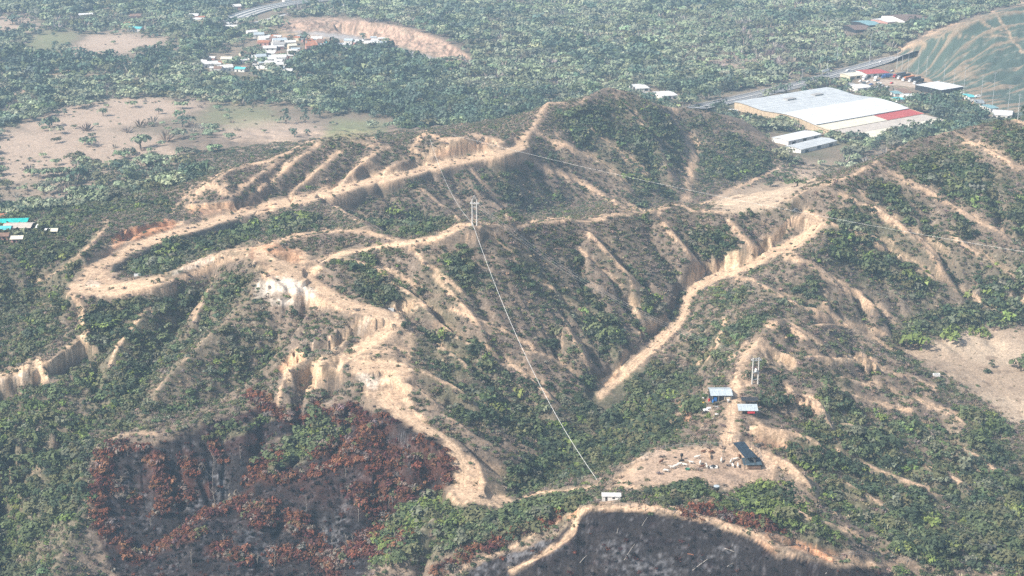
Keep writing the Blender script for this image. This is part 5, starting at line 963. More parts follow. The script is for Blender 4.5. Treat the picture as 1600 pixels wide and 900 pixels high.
# ------------------------------------------------------------------ pylons, wires and the pale cable
def pylon(label, l, r, top, roof=False, extra=None):
    a, b = at(*l), at(*r); c = (a + b) / 2; rz = ang(a, b); half = (b - a).length / 2; s = (c - Vector((0, 0, CAM_H))).length / FPX; h = ((l[1] + r[1]) / 2 - top) * s / math.cos(PITCH)
    t = thing('pylon', label, 'pylon', c, rz, None, clear=2)
    for x in (-half, half): MB().tube([(x, 0, -1), (x, 0, h * (.86 if roof else 1))], .36, .28, 8).build('post', M['kerb'], t)
    if roof: MB().tube([(-half, 0, h * .84), (0, 0, h)], .13).tube([(half, 0, h * .84), (0, 0, h)], .13).build('apex_brace', M['steel'], t); MB().box((0, 0, h * .73), (half * 4.2, .3, .3)).build('crossarm', M['steel'], t); MB().box((0, 0, h * .62), (half * 2.0, .22, .22)).build('crossarm', M['steel'], t)
    else: MB().box((.4, 0, h * .90), (half * 3.4, .3, .28)).build('crossarm', M['steel'], t); MB().box((0, 0, h * .97), (half * 2.0, .22, .22)).build('crossarm', M['steel'], t)
    for k in (-1, 0, 1):
        zz = h * (.73 if roof else .90); MB().lathe([(.10, .15), (.17, .25), (.10, .4), (.17, .5), (.08, .75)], (k * half * 1.55, 0, zz), 8).build('insulator', M['paint'], t)
    if extra:
        e = MB().lathe([(.5, 0), (.55, .1), (.55, 1.2), (.3, 1.4)], (0, -.3, h * .48), 12).build('transformer', M['paint'], t); MB().box((0, 0, h * .46), (half * 2, .9, .2)).build('platform', M['steel'], t); MB().box((0, 0, h * .18), (half * 2, .3, .2)).build('crossarm', M['steel'], t)
    return t, c, h, rz, half
T1 = pylon('twin-post pylon with a pointed top on the middle crest', (738,353), (745,353), 306, True)
T2 = pylon('twin-post pylon with a white transformer behind the farm yard', (1175,600), (1184,600), 559, False, True)
def span(name, label, A, B, sag, r, mat, n=28, group=None):
    b = MB(); P = [A.lerp(B, k / n) - Vector((0, 0, 4 * sag * (k / n) * (1 - k / n))) for k in range(n + 1)]; b.tube([tuple(p - A) for p in P], r, n=5)
    o = b.build(name, mat, None, A); return tag(o, label, 'cable', group)
P1 = at(741, 355) + Vector((-.8, 0, 2.0)); P2 = at(933, 754) + Vector((0, 0, 1.2)); span('long_cable', 'thick pale cable sagging from the middle crest down to the white hut', P1, P2, 11.0, .07, M['cable'], 40)
A_ = at(672, 222) + Vector((0, 0, 2)); span('long_cable', 'pale cable from the rear knoll down to the pylon on the middle crest', A_, P1 + Vector((-.3, .6, 0)), 7.0, .05, M['cable'], 30)
A_ = at(706, 224) + Vector((0, 0, 6)); x_, y_ = unproject(1690, 408, 84.0); B_ = Vector((float(x_), float(y_), 84.0)); span('long_cable', 'pale overhead cable crossing the whole valley from the rear knoll to the right edge', A_, B_, 4.5, .042, M['cable'], 44)
m1 = Matrix.Translation(T1[1]) @ Matrix.Rotation(T1[3], 4, 'Z'); m2 = Matrix.Translation(T2[1]) @ Matrix.Rotation(T2[3], 4, 'Z')
for k in (-1, 0, 1): span('power_wire', 'thin grey wire, one of three between the two twin-post pylons', m1 @ Vector((k * T1[4] * 1.55, 0, T1[2] * .78)), m2 @ Vector((k * T2[4] * 1.55, 0, T2[2] * .95)), 9, .022, M['wire'], 30, 'wires between the pylons')

# ------------------------------------------------------------------ logs and dead trees of the fire scars
def log_(label, p0, p1, r=.16, fork=True, mat='pale_wood'):
    a, b = at(*p0), at(*p1); a.z += r; b.z += r; m = MB().tube([(0, 0, 0), tuple((b - a) * .5 + Vector((0, 0, .15))), tuple(b - a)], r, r * .5)
    if fork: c = (b - a) * .55; m.tube([tuple(c), tuple(c + Vector((-(b - a).y, (b - a).x, .5)) * .35)], r * .7, r * .3)
    tag(m.build('fallen_log', M[mat], None, a), label, 'log')
log_('bleached forked log lying on the black burnt face at the right', (1132,858), (1147,863), .22); log_('long thin pale log across the middle of the black face', (975,876), (992,850), .13, False); log_('pale log low on the black face left of the forked one', (1082,892), (1106,874), .18); log_('short charred pale stick high on the black face', (964,834), (966,826), .12, False); log_('pale branch on the left part of the black face', (906,880), (917,868), .12); log_('pale stick near the right rim of the black face', (1136,886), (1146,880), .13, False); log_('pale log at the lower right of the black face', (1290,897), (1300,888), .15, False); log_('thin stick on the upper middle of the black face', (1003,822), (1012,808), .10, False); log_('orange-brown branch on the black face', (1074,866), (1084,868), .15, True, 'clay')
def dead_tree(px, py, hpx, label, mat='pale_bark', lean=.1, grp=None):
    b = at(px, py); s = (b - Vector((0, 0, CAM_H))).length / FPX; h = hpx * s; t = thing('dead_tree', label, 'dead tree', b, random.random() * 6, grp)
    tp = Vector((lean * h, 0, h)); MB().tube([(0, 0, -.5), (lean * h * .4, .05 * h, h * .5), tuple(tp)], .13, .05, 5).build('trunk', M[mat], t)
    br = MB()
    for k in range(6):
        f = .4 + .1 * k; a = k * 2.4; o = Vector((lean * h * f, 0, h * f)); br.tube([tuple(o), tuple(o + Vector((math.cos(a), math.sin(a), 1.0)) * h * .22)], .05, .02, 4)
    br.build('branches', M[mat], t)
for k, (x, y, h) in enumerate([(333,772,66),(336,800,40),(478,806,34),(508,850,30),(543,862,28),(552,855,24),(520,858,26),(608,795,22),(614,797,24),(376,716,20),(200,712,16),(428,890,40),(403,885,22),(165,830,16),(236,822,14),(540,745,18),(560,815,22),(620,730,16),(300,880,22),(350,850,18)]):
    dead_tree(x, y, h, 'bare pale dead trunk standing in the burnt basin', 'pale_bark', random.uniform(-.12, .12), 'dead trunks in the burnt basin')
dead_tree(1130, 716, 17, 'leafless grey bush-like tree on the pasture behind the feed trough', 'pale_bark', .05); dead_tree(1505, 549, 14, 'small bare tree on the dry field left of the dark shrub', 'bark', .02); dead_tree(935, 560, 28, 'pale dead tree on the slope right of the long cable', 'pale_bark', .03); dead_tree(752, 575, 30, 'pale leafless tree on the slope under the tan spine', 'pale_bark', .05); dead_tree(1003, 126, 22, 'white leafless tree in the wood behind the rear peak', 'pale_bark', .1); dead_tree(482, 166, 26, 'thin white trunk at the edge of the left plain wood', 'pale_bark', .0); dead_tree(1512, 470, 24, 'leafless white tree low on the right-hand hill', 'pale_bark', .1); dead_tree(1560, 345, 26, 'leafless whitish tree high on the right-hand hill', 'pale_bark', .1)
# ------------------------------------------------------------------ plants: leaf-clump prototypes, scattered as stuff; the largest become trees of their own
def proto(kind, n, seed):
    """n small faces (n,3,3) of a unit plant: radius about 1, standing on z = 0, plus a shade per face (leaves differ)"""
    r = np.random.default_rng(seed)
    if kind == 'twig':                                        # leafless grey shrub: thin blades that fan out
        th = r.random(n) * 2 * np.pi; el = np.arccos(r.random(n) * 0.9 + 0.08); L = 0.7 + 0.5 * r.random(n)
        d = np.stack([np.sin(el) * np.cos(th), np.sin(el) * np.sin(th), np.cos(el)], 1); base = d * 0.1 * r.random((n, 1)); base[:, 2] = 0
        side = np.cross(d, r.normal(size=(n, 3))); side /= np.linalg.norm(side, axis=1)[:, None]
        mid = base + d * L[:, None] * 0.6
        T = np.stack([base, mid + side * 0.13, base + d * L[:, None]], 1)
        return T, 0.7 + 0.6 * r.random(n)
    nb = {'bush': 7, 'umbrella': 11, 'round': 9, 'tall': 9}[kind]
    if kind == 'bush': cen = np.c_[r.normal(0, .42, (nb, 2)), .28 + .35 * r.random(nb)]; rad = .34 + .22 * r.random(nb)
    elif kind == 'umbrella':
        a = r.random(nb) * 6.283; q = np.sqrt(r.random(nb)) * .78; cen = np.c_[q * np.cos(a), q * np.sin(a), .62 + .22 * r.random(nb) - .2 * q]; rad = .26 + .2 * r.random(nb)
    elif kind == 'round': cen = np.c_[r.normal(0, .38, (nb, 2)), .45 + .75 * r.random(nb)]; rad = .38 + .2 * r.random(nb)
    else: cen = np.c_[r.normal(0, .3, (nb, 2)), .5 + 1.4 * r.random(nb)]; rad = .36 + .18 * r.random(nb)
    b = r.integers(0, nb, n); d = r.normal(size=(n, 3)); d[:, 2] = np.abs(d[:, 2]) * 1.0 - 0.35 * (r.random(n) < .35); d /= np.linalg.norm(d, axis=1)[:, None]
    flat = np.array([1, 1, .62 if kind == 'umbrella' else .85])
    p = cen[b] + d * rad[b][:, None] * (0.75 + .35 * r.random((n, 1))) * flat
    p[:, 2] = np.maximum(p[:, 2], .06)
    nrm = d + np.array([0, 0, .35]) + r.normal(0, .28, (n, 3)); nrm /= np.linalg.norm(nrm, axis=1)[:, None]
    t = np.cross(nrm, r.normal(size=(n, 3))); t /= np.linalg.norm(t, axis=1)[:, None]; s = np.cross(nrm, t)
    sz = (1.9 / math.sqrt(n)) * (0.7 + .6 * r.random((n, 1)))
    T = np.stack([p + t * sz, p - t * sz * .5 + s * sz * .8, p - t * sz * .5 - s * sz * .8], 1)
    return T, (0.82 + 0.34 * r.random(n)) * (0.8 + .4 * r.random(nb))[b]

def plant_material(name):
    m = bpy.data.materials.new(name); m.use_nodes = True; N = m.node_tree.nodes; Lk = m.node_tree.links; b = N['Principled BSDF']
    a = N.new('ShaderNodeAttribute'); a.attribute_name = 'tint'; Lk.new(a.outputs['Color'], b.inputs['Base Color'])
    b.inputs['Roughness'].default_value = 0.9; b.inputs['Specular IOR Level'].default_value = 0.08
    return m
MAT_LEAF = plant_material('leaves'); MAT_TWIG = plant_material('dry_twigs')

def tri_mesh(name, T, c):
    n = len(T); me = bpy.data.meshes.new(name)
    me.vertices.add(n * 3); me.vertices.foreach_set('co', np.ascontiguousarray(T, np.float32).ravel())
    me.loops.add(n * 3); me.loops.foreach_set('vertex_index', np.arange(n * 3, dtype=np.int32))
    me.polygons.add(n); me.polygons.foreach_set('loop_start', np.arange(0, n * 3, 3, dtype=np.int32)); me.update()
    col4 = np.ones((n, 4), np.float32); col4[:, :3] = c
    me.attributes.new('tint', 'FLOAT_COLOR', 'FACE').data.foreach_set('color', col4.ravel())
    return me

class Mass:
    """everything of one growth that nobody could count, gathered into one mesh"""
    def __init__(s): s.T = []; s.C = []
    def add(s, protos, P, R, H, tint):
        if len(P) == 0: return
        v = rng.integers(0, len(protos), len(P)); a = rng.random(len(P)) * 6.283
        for k, (T, sh) in enumerate(protos):
            m = np.where(v == k)[0]
            if len(m) == 0: continue
            ca, sa = np.cos(a[m])[:, None, None], np.sin(a[m])[:, None, None]
            x, y, z = T[None, ..., 0], T[None, ..., 1], T[None, ..., 2]
            r = R[m][:, None, None]
            out = np.stack([(x * ca - y * sa) * r + P[m, 0][:, None, None], (x * sa + y * ca) * r + P[m, 1][:, None, None], z * H[m][:, None, None] + P[m, 2][:, None, None]], -1)
            s.T.append(out.reshape(-1, 3, 3).astype(np.float32)); s.C.append((tint[m][:, None, :] * sh[None, :, None]).reshape(-1, 3).astype(np.float32))
    def build(s, name, mat):
        T = np.vstack(s.T); o = bpy.data.objects.new(name, tri_mesh(name, T, np.vstack(s.C))); col.objects.link(o)
        o.data.materials.append(mat); o['kind'] = 'stuff'; log('%s %d faces' % (name, len(T))); return o

def candidates(y0, y1, dens):
    n = int(dens * 0.45 * (y1 * y1 - y0 * y0))
    Y = np.sqrt(y0 * y0 + rng.random(n) * (y1 * y1 - y0 * y0)); X = (rng.random(n) * 2 - 1) * 0.45 * Y
    return X, Y, G.at(X, Y)
def sheets(X, Y, Zp, jit=3.0):
    px, py = project(X, Y, Zp); px = px + rng.normal(0, jit, len(px)); py = py + rng.normal(0, jit * .6, len(py)); wv = (fbm(X, Y, 45, 3, 23) - .5) * 54, (fbm(X, Y, 45, 3, 24) - .5) * 36; loose = ('green', 'bright', 'ash', 'rust')
    return {n: sheet(n, px + wv[0] * (n in loose), py + wv[1] * (n in loose)) for n in ('cleared', 'soilw', 'soil','road','green','bright','burn','rust','ash','cliff','orange','pale','wood','dryf','grassf','field','net','bluff','river')}, px, py
PAL = {k: np.array(v) for k, v in dict(mid=(.084,.108,.054), dark=(.048,.068,.042), bright=(.140,.180,.055), olive=(.105,.108,.058), grey=(.125,.135,.092), dry=(.215,.165,.132), mauve=(.160,.132,.112), straw=(.31,.245,.165),
       ashy=(.075,.07,.075), charc=(.022,.02,.022), rust=(.140,.056,.034), maroon=(.085,.036,.032), ochre=(.185,.095,.055), wtop=(.225,.255,.160), wmid=(.175,.210,.130), wdark=(.092,.130,.095), wbare=(.27,.235,.205)).items()}
def pick(names, probs, n):
    p = np.array(probs, float); k = rng.choice(len(names), n, p=p / p.sum()); base = np.array([PAL[q] for q in names])[k]
    return base * (0.78 + 0.44 * rng.random((n, 1))) * (1 + rng.normal(0, .05, (n, 3))), k

BUSH = [proto('bush', 78, 100 + k) for k in range(6)]; BUSHL = [proto('bush', 44, 120 + k) for k in range(6)]
TWIG = [proto('twig', 26, 140 + k) for k in range(5)]
UMB = [proto('umbrella', 110, 160 + k) for k in range(6)]; UMBL = [proto('umbrella', 60, 180 + k) for k in range(6)]
RND = [proto('round', 100, 200 + k) for k in range(5)]; RNDL = [proto('round', 54, 220 + k) for k in range(5)]

bushes, scrub, burnt, forest = Mass(), Mass(), Mass(), Mass()
def free(X, Y):
    ok = np.ones(len(X), bool)
    for x, y, r in KEEP_OUT: ok &= (X - x) ** 2 + (Y - y) ** 2 > r * r
    return ok

def plant_hills():
    for qx, qy, qr in ((938,618,9),(950,605,9),(962,594,9),(975,584,8),(940,630,9),(958,618,9),(985,575,8)):
        q = at(qx, qy); KEEP_OUT.append((q.x, q.y, qr))
    X, Y, Zp = candidates(395, 1190, 0.62); s, px, py = sheets(X, Y, Zp, 1.2)
    hill = np.clip((Zp - 2) / 5, 0, 1); hill[Y < 800] = 1; hill *= 1 - np.clip(s['net'] * 2, 0, 1)
    slope_ = np.hypot(G.at(X + 1, Y) - G.at(X - 1, Y), G.at(X, Y + 1) - G.at(X, Y - 1)) / 2
    conv_ = Zp - 0.25 * (G.at(X + 3, Y) + G.at(X - 3, Y) + G.at(X, Y + 3) + G.at(X, Y - 3))
    clump = fbm(X, Y, 16, 3, 301)
    barren = np.clip(s['soil'] * 1.35 + s['road'] * 3 + s['cliff'] * .75 + s['orange'] * .7 + s['pale'] * .8 + s['net'] * 2 + s['river'] * 2 + s['bluff'], 0, 1) ** 0.8
    barren = np.where(np.hypot(slope_, 0) > 2.2, 1, barren); unb = np.clip(1 - s['burn'] * 1.4 + s['green'] * .3 * (s['burn'] < .6), 0, 1)
    g = np.clip(s['green'] * (0.40 + 1.35 * clump) + 1.1 * (clump - .42) + np.clip(-conv_ * 1.0, 0, .4), 0, 1.1)
    pg = 0.36 * np.clip(g * 1.15 + .02, 0, 1) ** 1.2 * (1 - np.maximum(barren, s['soilw'])) * unb * np.clip(1 - s['field'] * 1.2, 0, 1) * hill
    pd = (0.60 * (1 - 0.35 * s['green'])) * (1 - barren * .93) * unb * np.clip(1 - s['field'] * 1.02, 0, 1) * hill * np.clip(1.1 - conv_ * .8, .2, 1.2)
    u = rng.random(len(X)); ok = free(X, Y)
    near = Y < 760
    m = ok & (u < pg); idx = np.where(m)[0]
    big = np.clip(g[idx], .3, 1.1) * (0.55 + 0.65 * rng.random(len(idx)) + 1.0 * rng.random(len(idx)) ** 6)
    R = 2.75 * big; H = R * (0.75 + .4 * rng.random(len(idx)))
    tint, k = pick(['mid','dark','olive','bright','grey'], [.36,.22,.22,.06,.14], len(idx)); tint = tint * (.72 + .56 * fbm(X[idx], Y[idx], 30, 3, 333))[:, None]
    br = s['bright'][idx] * (rng.random(len(idx)) < .7); tint = tint * (1 - br[:, None]) + br[:, None] * np.array((.10,.14,.036)) * (.7 + .6 * rng.random((len(idx), 1)))
    # the largest that the photo shows stand as trees of their own
    sx, sy = px[idx], py[idx]; size = R / Y[idx]
    inside = (sx > 4) & (sx < 1596) & (sy > 4) & (sy < 897); order = np.argsort(-np.where(inside, size, 0))[:420]
    hx, hy, _ = G.hit(*project(X[idx[order]], Y[idx[order]], Zp[idx[order]] + R[order]), 0)
    vis = hy > Y[idx[order]] - 4
    chosen = order[vis][:235]; rest = np.ones(len(idx), bool); rest[chosen] = False
    P = np.c_[X, Y, Zp - 0.25]
    for pr, q in ((BUSH, rest & near[idx]), (BUSHL, rest & ~near[idx])): bushes.add(pr, P[idx[q]], R[q], H[q], tint[q])
    # low growth between the big bushes, everywhere on the slopes
    pl_ = (.05 + .13 * np.clip(clump * 1.4 - .2 + .4 * s['green'], 0, 1)) * (1 - np.maximum(barren, s['soilw'] * .8)) * unb * hill * np.clip(1 - s['field'] * 1.2, 0, 1)
    lw = np.where(ok & ~m & (rng.random(len(X)) < pl_ * 1.6))[0]; Rl = .8 + 1.0 * rng.random(len(lw)); tl, _ = pick(['mid','dark','olive','grey','mauve'], [.28,.12,.34,.14,.12], len(lw))
    bushes.add(BUSHL, np.c_[X, Y, Zp - 0.25][lw], Rl, Rl * .8, tl * (.8 + .5 * fbm(X[lw], Y[lw], 30, 3, 333))[:, None])
    d = np.where(ok & ~m & (u - pg < pd))[0]
    Rd = 0.6 + 1.15 * rng.random(len(d)) ** 1.6; td, _ = pick(['dry','mauve','straw','olive','mid','grey'], [.26,.34,.08,.20,.08,.04], len(d)); td = td * (.7 + .6 * fbm(X[d], Y[d], 25, 3, 335))[:, None]
    tw = rng.random(len(d)) < .42
    scrub.add(TWIG, P[d[tw]], Rd[tw] * 1.25, Rd[tw] * 1.2, td[tw]); scrub.add(BUSHL[:4], P[d[~tw]], Rd[~tw] * .85, Rd[~tw] * .8, td[~tw])
    # fire-killed growth
    b = np.where(ok & (rng.random(len(X)) < np.clip(s['rust'] * 1.6 - .3, 0, 1) * .75))[0]
    Rb = 0.9 + 1.9 * rng.random(len(b)) ** 1.4; tb, _ = pick(['rust','maroon','ochre','mauve','olive'], [.40,.28,.14,.13,.05], len(b))
    burnt.add(BUSH, P[b], Rb, Rb * 1.15, tb)
    b = np.where(ok & (s['burn'] > .6) & (s['rust'] < .4) & (s['soil'] < .5) & (rng.random(len(X)) < .34 * np.where((px < 720) & (py > 600), 1, .55)))[0]
    Rb = 0.5 + 1.0 * rng.random(len(b)) ** 1.5; tb, _ = pick(['ashy','maroon','rust','charc'], [.10,.20,.06,.64], len(b))
    hb = rng.random(len(b)) < .5; burnt.add(TWIG, P[b[hb]], Rb[hb] * 1.1, Rb[hb] * 1.4, tb[hb]); burnt.add(BUSHL, P[b[~hb]], Rb[~hb], Rb[~hb], tb[~hb] * .8)
    # sparse tufts on fields and bare ground
    t = np.where(ok & (rng.random(len(X)) < .03 * (s['field'] + s['soil'] * .12) * (s['road'] < .1)))[0]
    Rt = .25 + .45 * rng.random(len(t)); tt, _ = pick(['olive','dry','mid'], [.4,.4,.2], len(t)); scrub.add(BUSHL, P[t], Rt, Rt * .8, tt)
    return [(X[idx[c]], Y[idx[c]], Zp[idx[c]] - .25, R[c], H[c], tint[c], px[idx[c]], py[idx[c]]) for c in chosen]

def plant_plain():
    for y0, y1, dens in ((960, 1500, .040), (1500, 2150, .028), (2150, 2900, .018)):
        X, Y, Zp = candidates(y0, y1, dens); s, px, py = sheets(X, Y, Zp, 2.0)
        py_ = py; w = np.where((Zp < 9) | (Y > 1400) | ((px < 320) & (py < 350)), s['wood'], 0) * np.where((py < -3), 1, 1)
        w = np.where((px < -5) | (px > 1605) | (py < -5), .8, w)
        cl = fbm(X, Y, 55, 3, 401); cl2 = fbm(X, Y, 120, 2, 402)
        keepm = (1 - np.clip(s['soil'] * 1.3 + s['net'] * 2 + s['bluff'] * 2 + s['river'] * 2 + s['road'] + s['cleared'] * 1.2, 0, 1))
        p = np.clip(w * (.15 + 1.35 * cl), 0, 1) * keepm * (1 - .75 * np.clip(np.maximum(s['dryf'], s['grassf']), 0, 1))
        i = np.where((rng.random(len(X)) < p) & free(X, Y))[0]
        n = len(i); typ = rng.random(n) + (cl2[i] - .5) * 1.0 + np.where(w[i] > .85, 0, .15)
        R = (2.6 + (6.0 if y0 < 1400 else 7.0) * rng.random(n) ** 1.7) * np.where(Y[i] > 2000, 1.2, 1.0)
        dark = typ < .14; bare = typ > .90
        # shady belts of tall dark trees
        belt = ((py[i] > 60) & (py[i] < 130) & (px[i] > 440) & (px[i] < 700)) | ((py[i] > 150) & (py[i] < 215) & (px[i] > 520) & (px[i] < 860)) | ((py[i] > 130) & (py[i] < 175) & (px[i] > 1020) & (px[i] < 1150)) | ((py[i] > 135) & (py[i] < 215) & (px[i] > 1420)) | ((py[i] > 85) & (py[i] < 125) & (px[i] < 260)) | ((py[i] > 220) & (py[i] < 262) & (px[i] > 340) & (px[i] < 460))
        dark |= belt & (rng.random(n) < .6)
        H = R * np.where(dark, .95, .80) * (0.85 + .4 * rng.random(n))
        tint, _ = pick(['wtop','wmid','grey','olive'], [.38,.34,.16,.12], n); tint = tint * (.78 + .5 * fbm(X[i], Y[i], 90, 3, 411))[:, None]
        td, _ = pick(['wdark','dark','mid'], [.55,.2,.25], n); tb, _ = pick(['wbare','dry','mauve'], [.6,.2,.2], n)
        P = np.c_[X[i], Y[i], Zp[i] - .3]
        far = y0 > 1400
        q = ~dark & ~bare; forest.add(UMBL if far else UMB, P[q], R[q] * 1.12, R[q] * .95 + 1.2, tint[q])
        forest.add(RNDL if far else RND, P[dark], R[dark], H[dark] * 1.0, td[dark])
        forest.add(TWIG, P[bare], R[bare], R[bare] * 1.3, tb[bare])
        # understorey and grass tufts on the plain
        j = np.where((rng.random(len(X)) < np.clip(.10 + .45 * w + .10 * s['dryf'], 0, 1) * keepm * ((Zp < 9) | (Y > 1400))) & free(X, Y))[0]
        Rj = .7 + 1.1 * rng.random(len(j)); tj, _ = pick(['wmid','mauve','dry','olive','mid'], [.25,.22,.25,.18,.1], len(j))
        hv = (w[j] > .25) | (rng.random(len(j)) < .10); j = j[hv]; Rj = Rj[hv]; tj = tj[hv]
        forest.add(BUSHL, np.c_[X[j], Y[j], Zp[j] - .2], Rj, Rj * .9, tj)
# ------------------------------------------------------------------ trees that stand out on their own
TREE_MESH = {}
def crown_mesh(kind, fam, k, n=110):
    key = (kind, fam, k)
    if key not in TREE_MESH:
        T, sh = proto(kind, n, 500 + k * 7 + len(TREE_MESH)); c = np.array(fam)[None, :] * sh[:, None] if not isinstance(fam, str) else PAL[fam][None, :] * sh[:, None]
        me = tri_mesh('crown', T, c); me.materials.append(MAT_LEAF); TREE_MESH[key] = me
    return TREE_MESH[key]
TRUNK = MB().tube([(0, 0, -.5), (.02, .01, .25), (.05, .02, .62)], .085, .05, 6).tube([(.03, .01, .3), (.28, .1, .6)], .045, .02, 5).tube([(.03, .01, .34), (-.25, .14, .62)], .045, .02, 5).tube([(.03, .01, .38), (.02, -.26, .62)], .04, .02, 5).mesh('trunk', M['bark'])
def tree(name, label, cat, loc, R, H, kind, fam, group=None):
    t = thing(name, label, cat, loc, random.random() * 6.28, group)
    c = bpy.data.objects.new('crown', crown_mesh(kind, fam, random.randrange(4))); col.objects.link(c); c.parent = t; c.scale = (R, R, H)
    k = bpy.data.objects.new('trunk', TRUNK); col.objects.link(k); k.parent = t; k.scale = (R, R, H)
    return t
SPECIAL = [ # photo x, y of the foot, radius px, height px, kind, tint, label
 (620,342,15,30,'round','bright','yellow-green round tree in the hollow below the rear road'), (285,198,12,18,'round','wdark','dark round tree alone on the pink left field'), (447,194,11,26,'tall','wdark','tallest dark conifer-like tree right of the left field'), (477,192,9,22,'tall','wdark','second dark conifer-like tree right of the left field'), (500,186,6,16,'tall','wdark','small dark conifer-like tree, third from the left'), (592,222,8,20,'tall','wdark','dark pointed tree behind the furrowed knoll'), (460,214,10,16,'round','wdark','dark bushy tree below the tall conifer-like trees'), (481,211,7,11,'round','wdark','small dark bushy tree at the end of the conifer-like group'),
 (101,180,6,10,'round','wdark','small dark tree alone at the left of the pink field'), (161,181,9,13,'umbrella','wmid','grey-green spreading tree in the middle of the pink field'), (248,178,7,9,'umbrella','grey','pale small tree on the pink field, right of the spreading one'), (78,200,13,16,'umbrella','wdark','dark flat-topped tree at the lower left rim of the pink field'), (220,232,20,22,'umbrella','wmid','big round-topped tree below the pink field'), (88,77,9,13,'round','wdark','dark tree on the small upper left field, left of two'), (107,75,8,10,'round','wdark','dark tree on the small upper left field, right of two'), (20,38,13,16,'round','wdark','large dark tree at the upper left corner'), (125,100,16,24,'round','wdark','large dark tree at the near edge of the upper left field'),
 (476,69,11,21,'round','wdark','big round dark tree in the middle of the village'), (453,63,6,9,'round','wdark','small round dark tree left of the big village tree'), (568,62,8,12,'round','wdark','dark tree beside the river above the white house'), (606,74,13,15,'round','wmid','tree right of the large white riverside house'), (655,106,18,22,'round','wdark','dark tree mass-like single tree at the river bend'), (492,12,14,22,'round','wtop','light green tree at the right end of the concrete road'), (435,42,16,20,'round','wtop','light green tree on the bank below the concrete road'), (395,36,11,15,'round','wmid','tree in front of the concrete road embankment'),
 (1435,546,25,27,'bush','bright','bright green wide bush at the near left corner of the dry field'), (1488,532,19,22,'bush','bright','bright green bush second from the left at the dry field'), (1532,527,15,17,'bush','bright','bright green bush right of two others at the dry field'), (1551,575,6,14,'tall','dark','small dark cone-shaped shrub on the dry field'), (1543,583,8,8,'bush','dark','low dark shrub beside the cone-shaped one on the dry field'), (1595,580,20,22,'bush','mid','green bush at the right edge of the dry field'), (1400,540,14,14,'round','olive','olive bush left of the bright bushes by the dry field'),
 (1075,652,17,30,'round','mid','big green tree left of the farm shed'), (1200,638,19,34,'round','dark','big dark tree right of the black canopy'), (1220,640,18,32,'round','dark','second big dark tree right of the yard, by the pale rock'), (1212,608,14,24,'round','dark','dark tree behind the two big ones right of the yard'), (1095,608,11,18,'round','dark','dark tree behind the farm shed'), (1130,578,9,18,'round','dark','dark tree on the knoll above the farm shed'), (1190,580,12,22,'round','mid','green tree right behind the yard pylon'), (1170,592,9,18,'round','dark','dark small tree left of the yard pylon'), (1106,655,7,10,'bush','bright','light green shrub right of the big tree in the yard'), (1262,655,12,20,'round','dark','dark tree on the pale ridge right of the yard'),
 (695,532,13,22,'round','bright','bright green tree right of the small tan knoll'), (546,551,7,8,'bush','mid','small green bush on the tan ridge top'), (498,533,5,7,'bush','bright','tiny bright bush at the cliff edge of the tan ridge'), (632,512,9,12,'bush','dark','dark bush beside the tan track bend'), (455,492,10,11,'bush','dark','dark bush below the pale fluted slope'), (366,442,13,18,'bush','mid','green bush under the crest left of the pale fluted slope'), (246,442,6,8,'bush','mid','green bush on the hairpin road edge'), (865,256,13,18,'round','dark','dark round tree on the flank of the rear peak'), (733,308,9,17,'round','dark','dark tree on the slope behind the pylon, left of two'), (748,300,12,18,'round','dark','dark tree on the slope behind the pylon, right of two'), (536,388,8,18,'round','dark','dark bush tree on the middle crest, left part'),
 (887,365,6,12,'round','dark','dark small tree on the middle crest right of the pylon'), (1225,284,14,17,'round','mid','green tree in the flat field behind the middle crest, right one'), (1203,292,11,15,'round','dark','dark tree in the flat field behind the middle crest, left one'), (1246,290,18,12,'bush','mid','hedge-like bushes in the flat field behind the middle crest'), (1168,338,9,13,'bush','mid','bush on the middle crest just left of the bend'), (1466,315,6,14,'tall','dark','dark upright shrub on the right-hand spur'), (930,720,22,22,'round','olive','olive tree at the near edge of the wooded gully'), (990,705,17,22,'round','olive','olive tree at the left end of the pasture fence'), (1050,695,16,20,'round','mid','green tree behind the far pasture fence'), (885,635,15,18,'round','grey','light grey-green tree at the head of the wooded gully'), (925,668,16,16,'round','olive','light olive tree right below the end of the quarry road'),
 (1095,771,13,14,'bush','mid','green tree on the crest left of the water tank'), (935,766,6,9,'bush','dark','dark bush beside the white hut'), (905,783,16,20,'round','mid','green tree left of the white hut'), (1535,768,16,22,'round','grey','pale green tree high on the dark right slope'), (1210,145,9,14,'round','wmid','tree beside the highway behind the warehouse'), (1200,152,10,14,'round','wtop','pale tree left of the warehouse roof'), (1262,136,14,16,'round','wdark','dark tree behind the warehouse ridge'), (1228,146,12,17,'round','wdark','tree at the highway edge above the warehouse'), (1300,137,11,14,'round','wdark','dark tree between warehouse and grey workshop')]
for x, y, rp, hp, kind, fam, lb in SPECIAL:
    p = at(x, y); s = (p - Vector((0, 0, CAM_H))).length / FPX; R = rp * s; top = {'bush': .95, 'round': 1.55, 'tall': 2.2, 'umbrella': 1.0}[kind]
    nm = 'shrub' if kind == 'bush' else 'tree'; tree(nm, lb, nm, p - Vector((0, 0, .2)), R, hp * s * 1.02 / top, kind, fam); KEEP_OUT.append((p.x, p.y, R * .7))
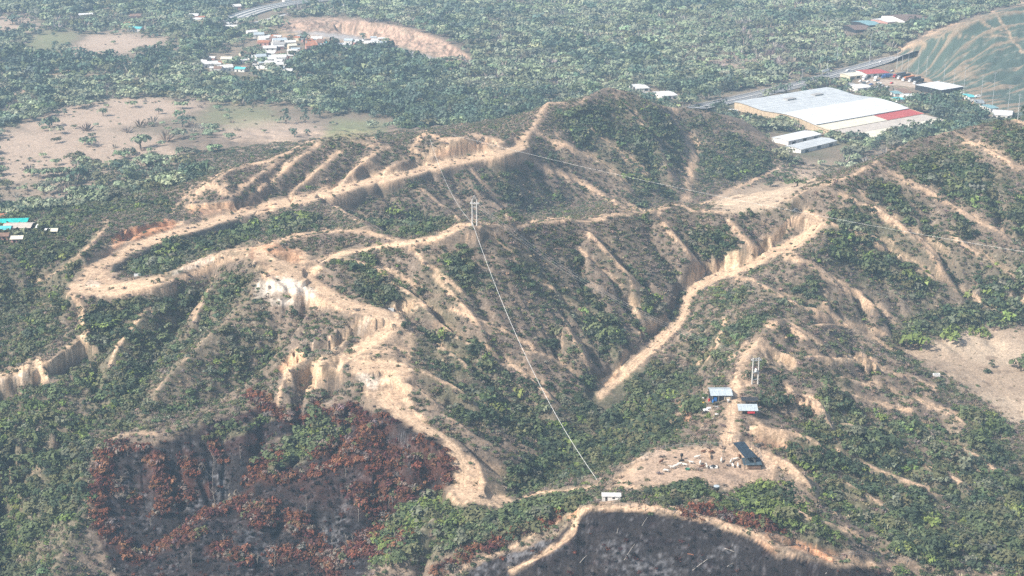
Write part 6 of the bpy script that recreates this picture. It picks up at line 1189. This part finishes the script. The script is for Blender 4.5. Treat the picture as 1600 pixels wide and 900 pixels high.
def zone(x, y):
    if x > 1250 and y < 470: return 'on the large right-hand hill'
    if x < 150 and y < 620: return 'on the slope left of the pale cliffs'
    if 190 < x < 430 and 345 < y < 455: return 'in the hollow inside the hairpin road'
    if 140 <= x < 455 and y < 640: return 'in the wide valley right of the pale cliffs'
    if y < 345: return 'on the slopes under the rear road'
    if x < 165: return 'in the green lower left corner'
    if x < 720 and y > 640: return 'left alive around the burnt basin'
    if 820 < x < 1140 and 560 < y < 765: return 'in the wooded gully behind the pasture'
    if 900 < x < 1350 and y >= 755: return 'along the crest above the black face'
    if x > 1140: return 'on the spurs right of the farm yard'
    if x > 850: return 'between the pylon spur and the quarry road'
    return 'on the slope right of the tan spine'
FAMS = [('mid', 'mid-green'), ('dark', 'dark green'), ('olive', 'olive green'), ('bright', 'bright green'), ('grey', 'grey-green')]
tall_ones = plant_hills(); plant_plain()
for X, Y, Zp, R, H, tint, x, y in tall_ones:
    fam, word = min(FAMS, key=lambda f: np.abs(PAL[f[0]] - tint).sum()); zn = zone(x, y)
    tree('tree', '%s bushy tree %s' % (word, zn), 'tree', (X, Y, Zp), R * 1.05, H * .95, 'bush' if H < R * 1.1 else 'round', fam, '%s trees %s' % (word, zn))
bushes.build('bushes', MAT_LEAF); scrub.build('scrub', MAT_TWIG); burnt.build('burnt_scrub', MAT_TWIG); forest.build('forest', MAT_LEAF)
# ------------------------------------------------------------------ air
def haze_box():
    me = bpy.data.meshes.new('haze'); bm = bmesh.new(); bmesh.ops.create_cube(bm, size=1.0)
    for v in bm.verts: v.co = (v.co.x * 12400, 1500 + v.co.y * 12400, -47 + (v.co.z + .5) * (305 + 47))
    bm.to_mesh(me); bm.free()
    o = bpy.data.objects.new('haze', me); col.objects.link(o); o['kind'] = 'stuff'
    m = bpy.data.materials.new('dusty_air'); m.use_nodes = True; N = m.node_tree.nodes; N.remove(N['Principled BSDF'])
    v = N.new('ShaderNodeVolumePrincipled'); v.inputs['Color'].default_value = (0.52, 0.76, 1.0, 1); v.inputs['Density'].default_value = HAZE
    m.node_tree.links.new(v.outputs[0], N['Material Output'].inputs['Volume']); me.materials.append(m)
HAZE = 0.000175
haze_box()
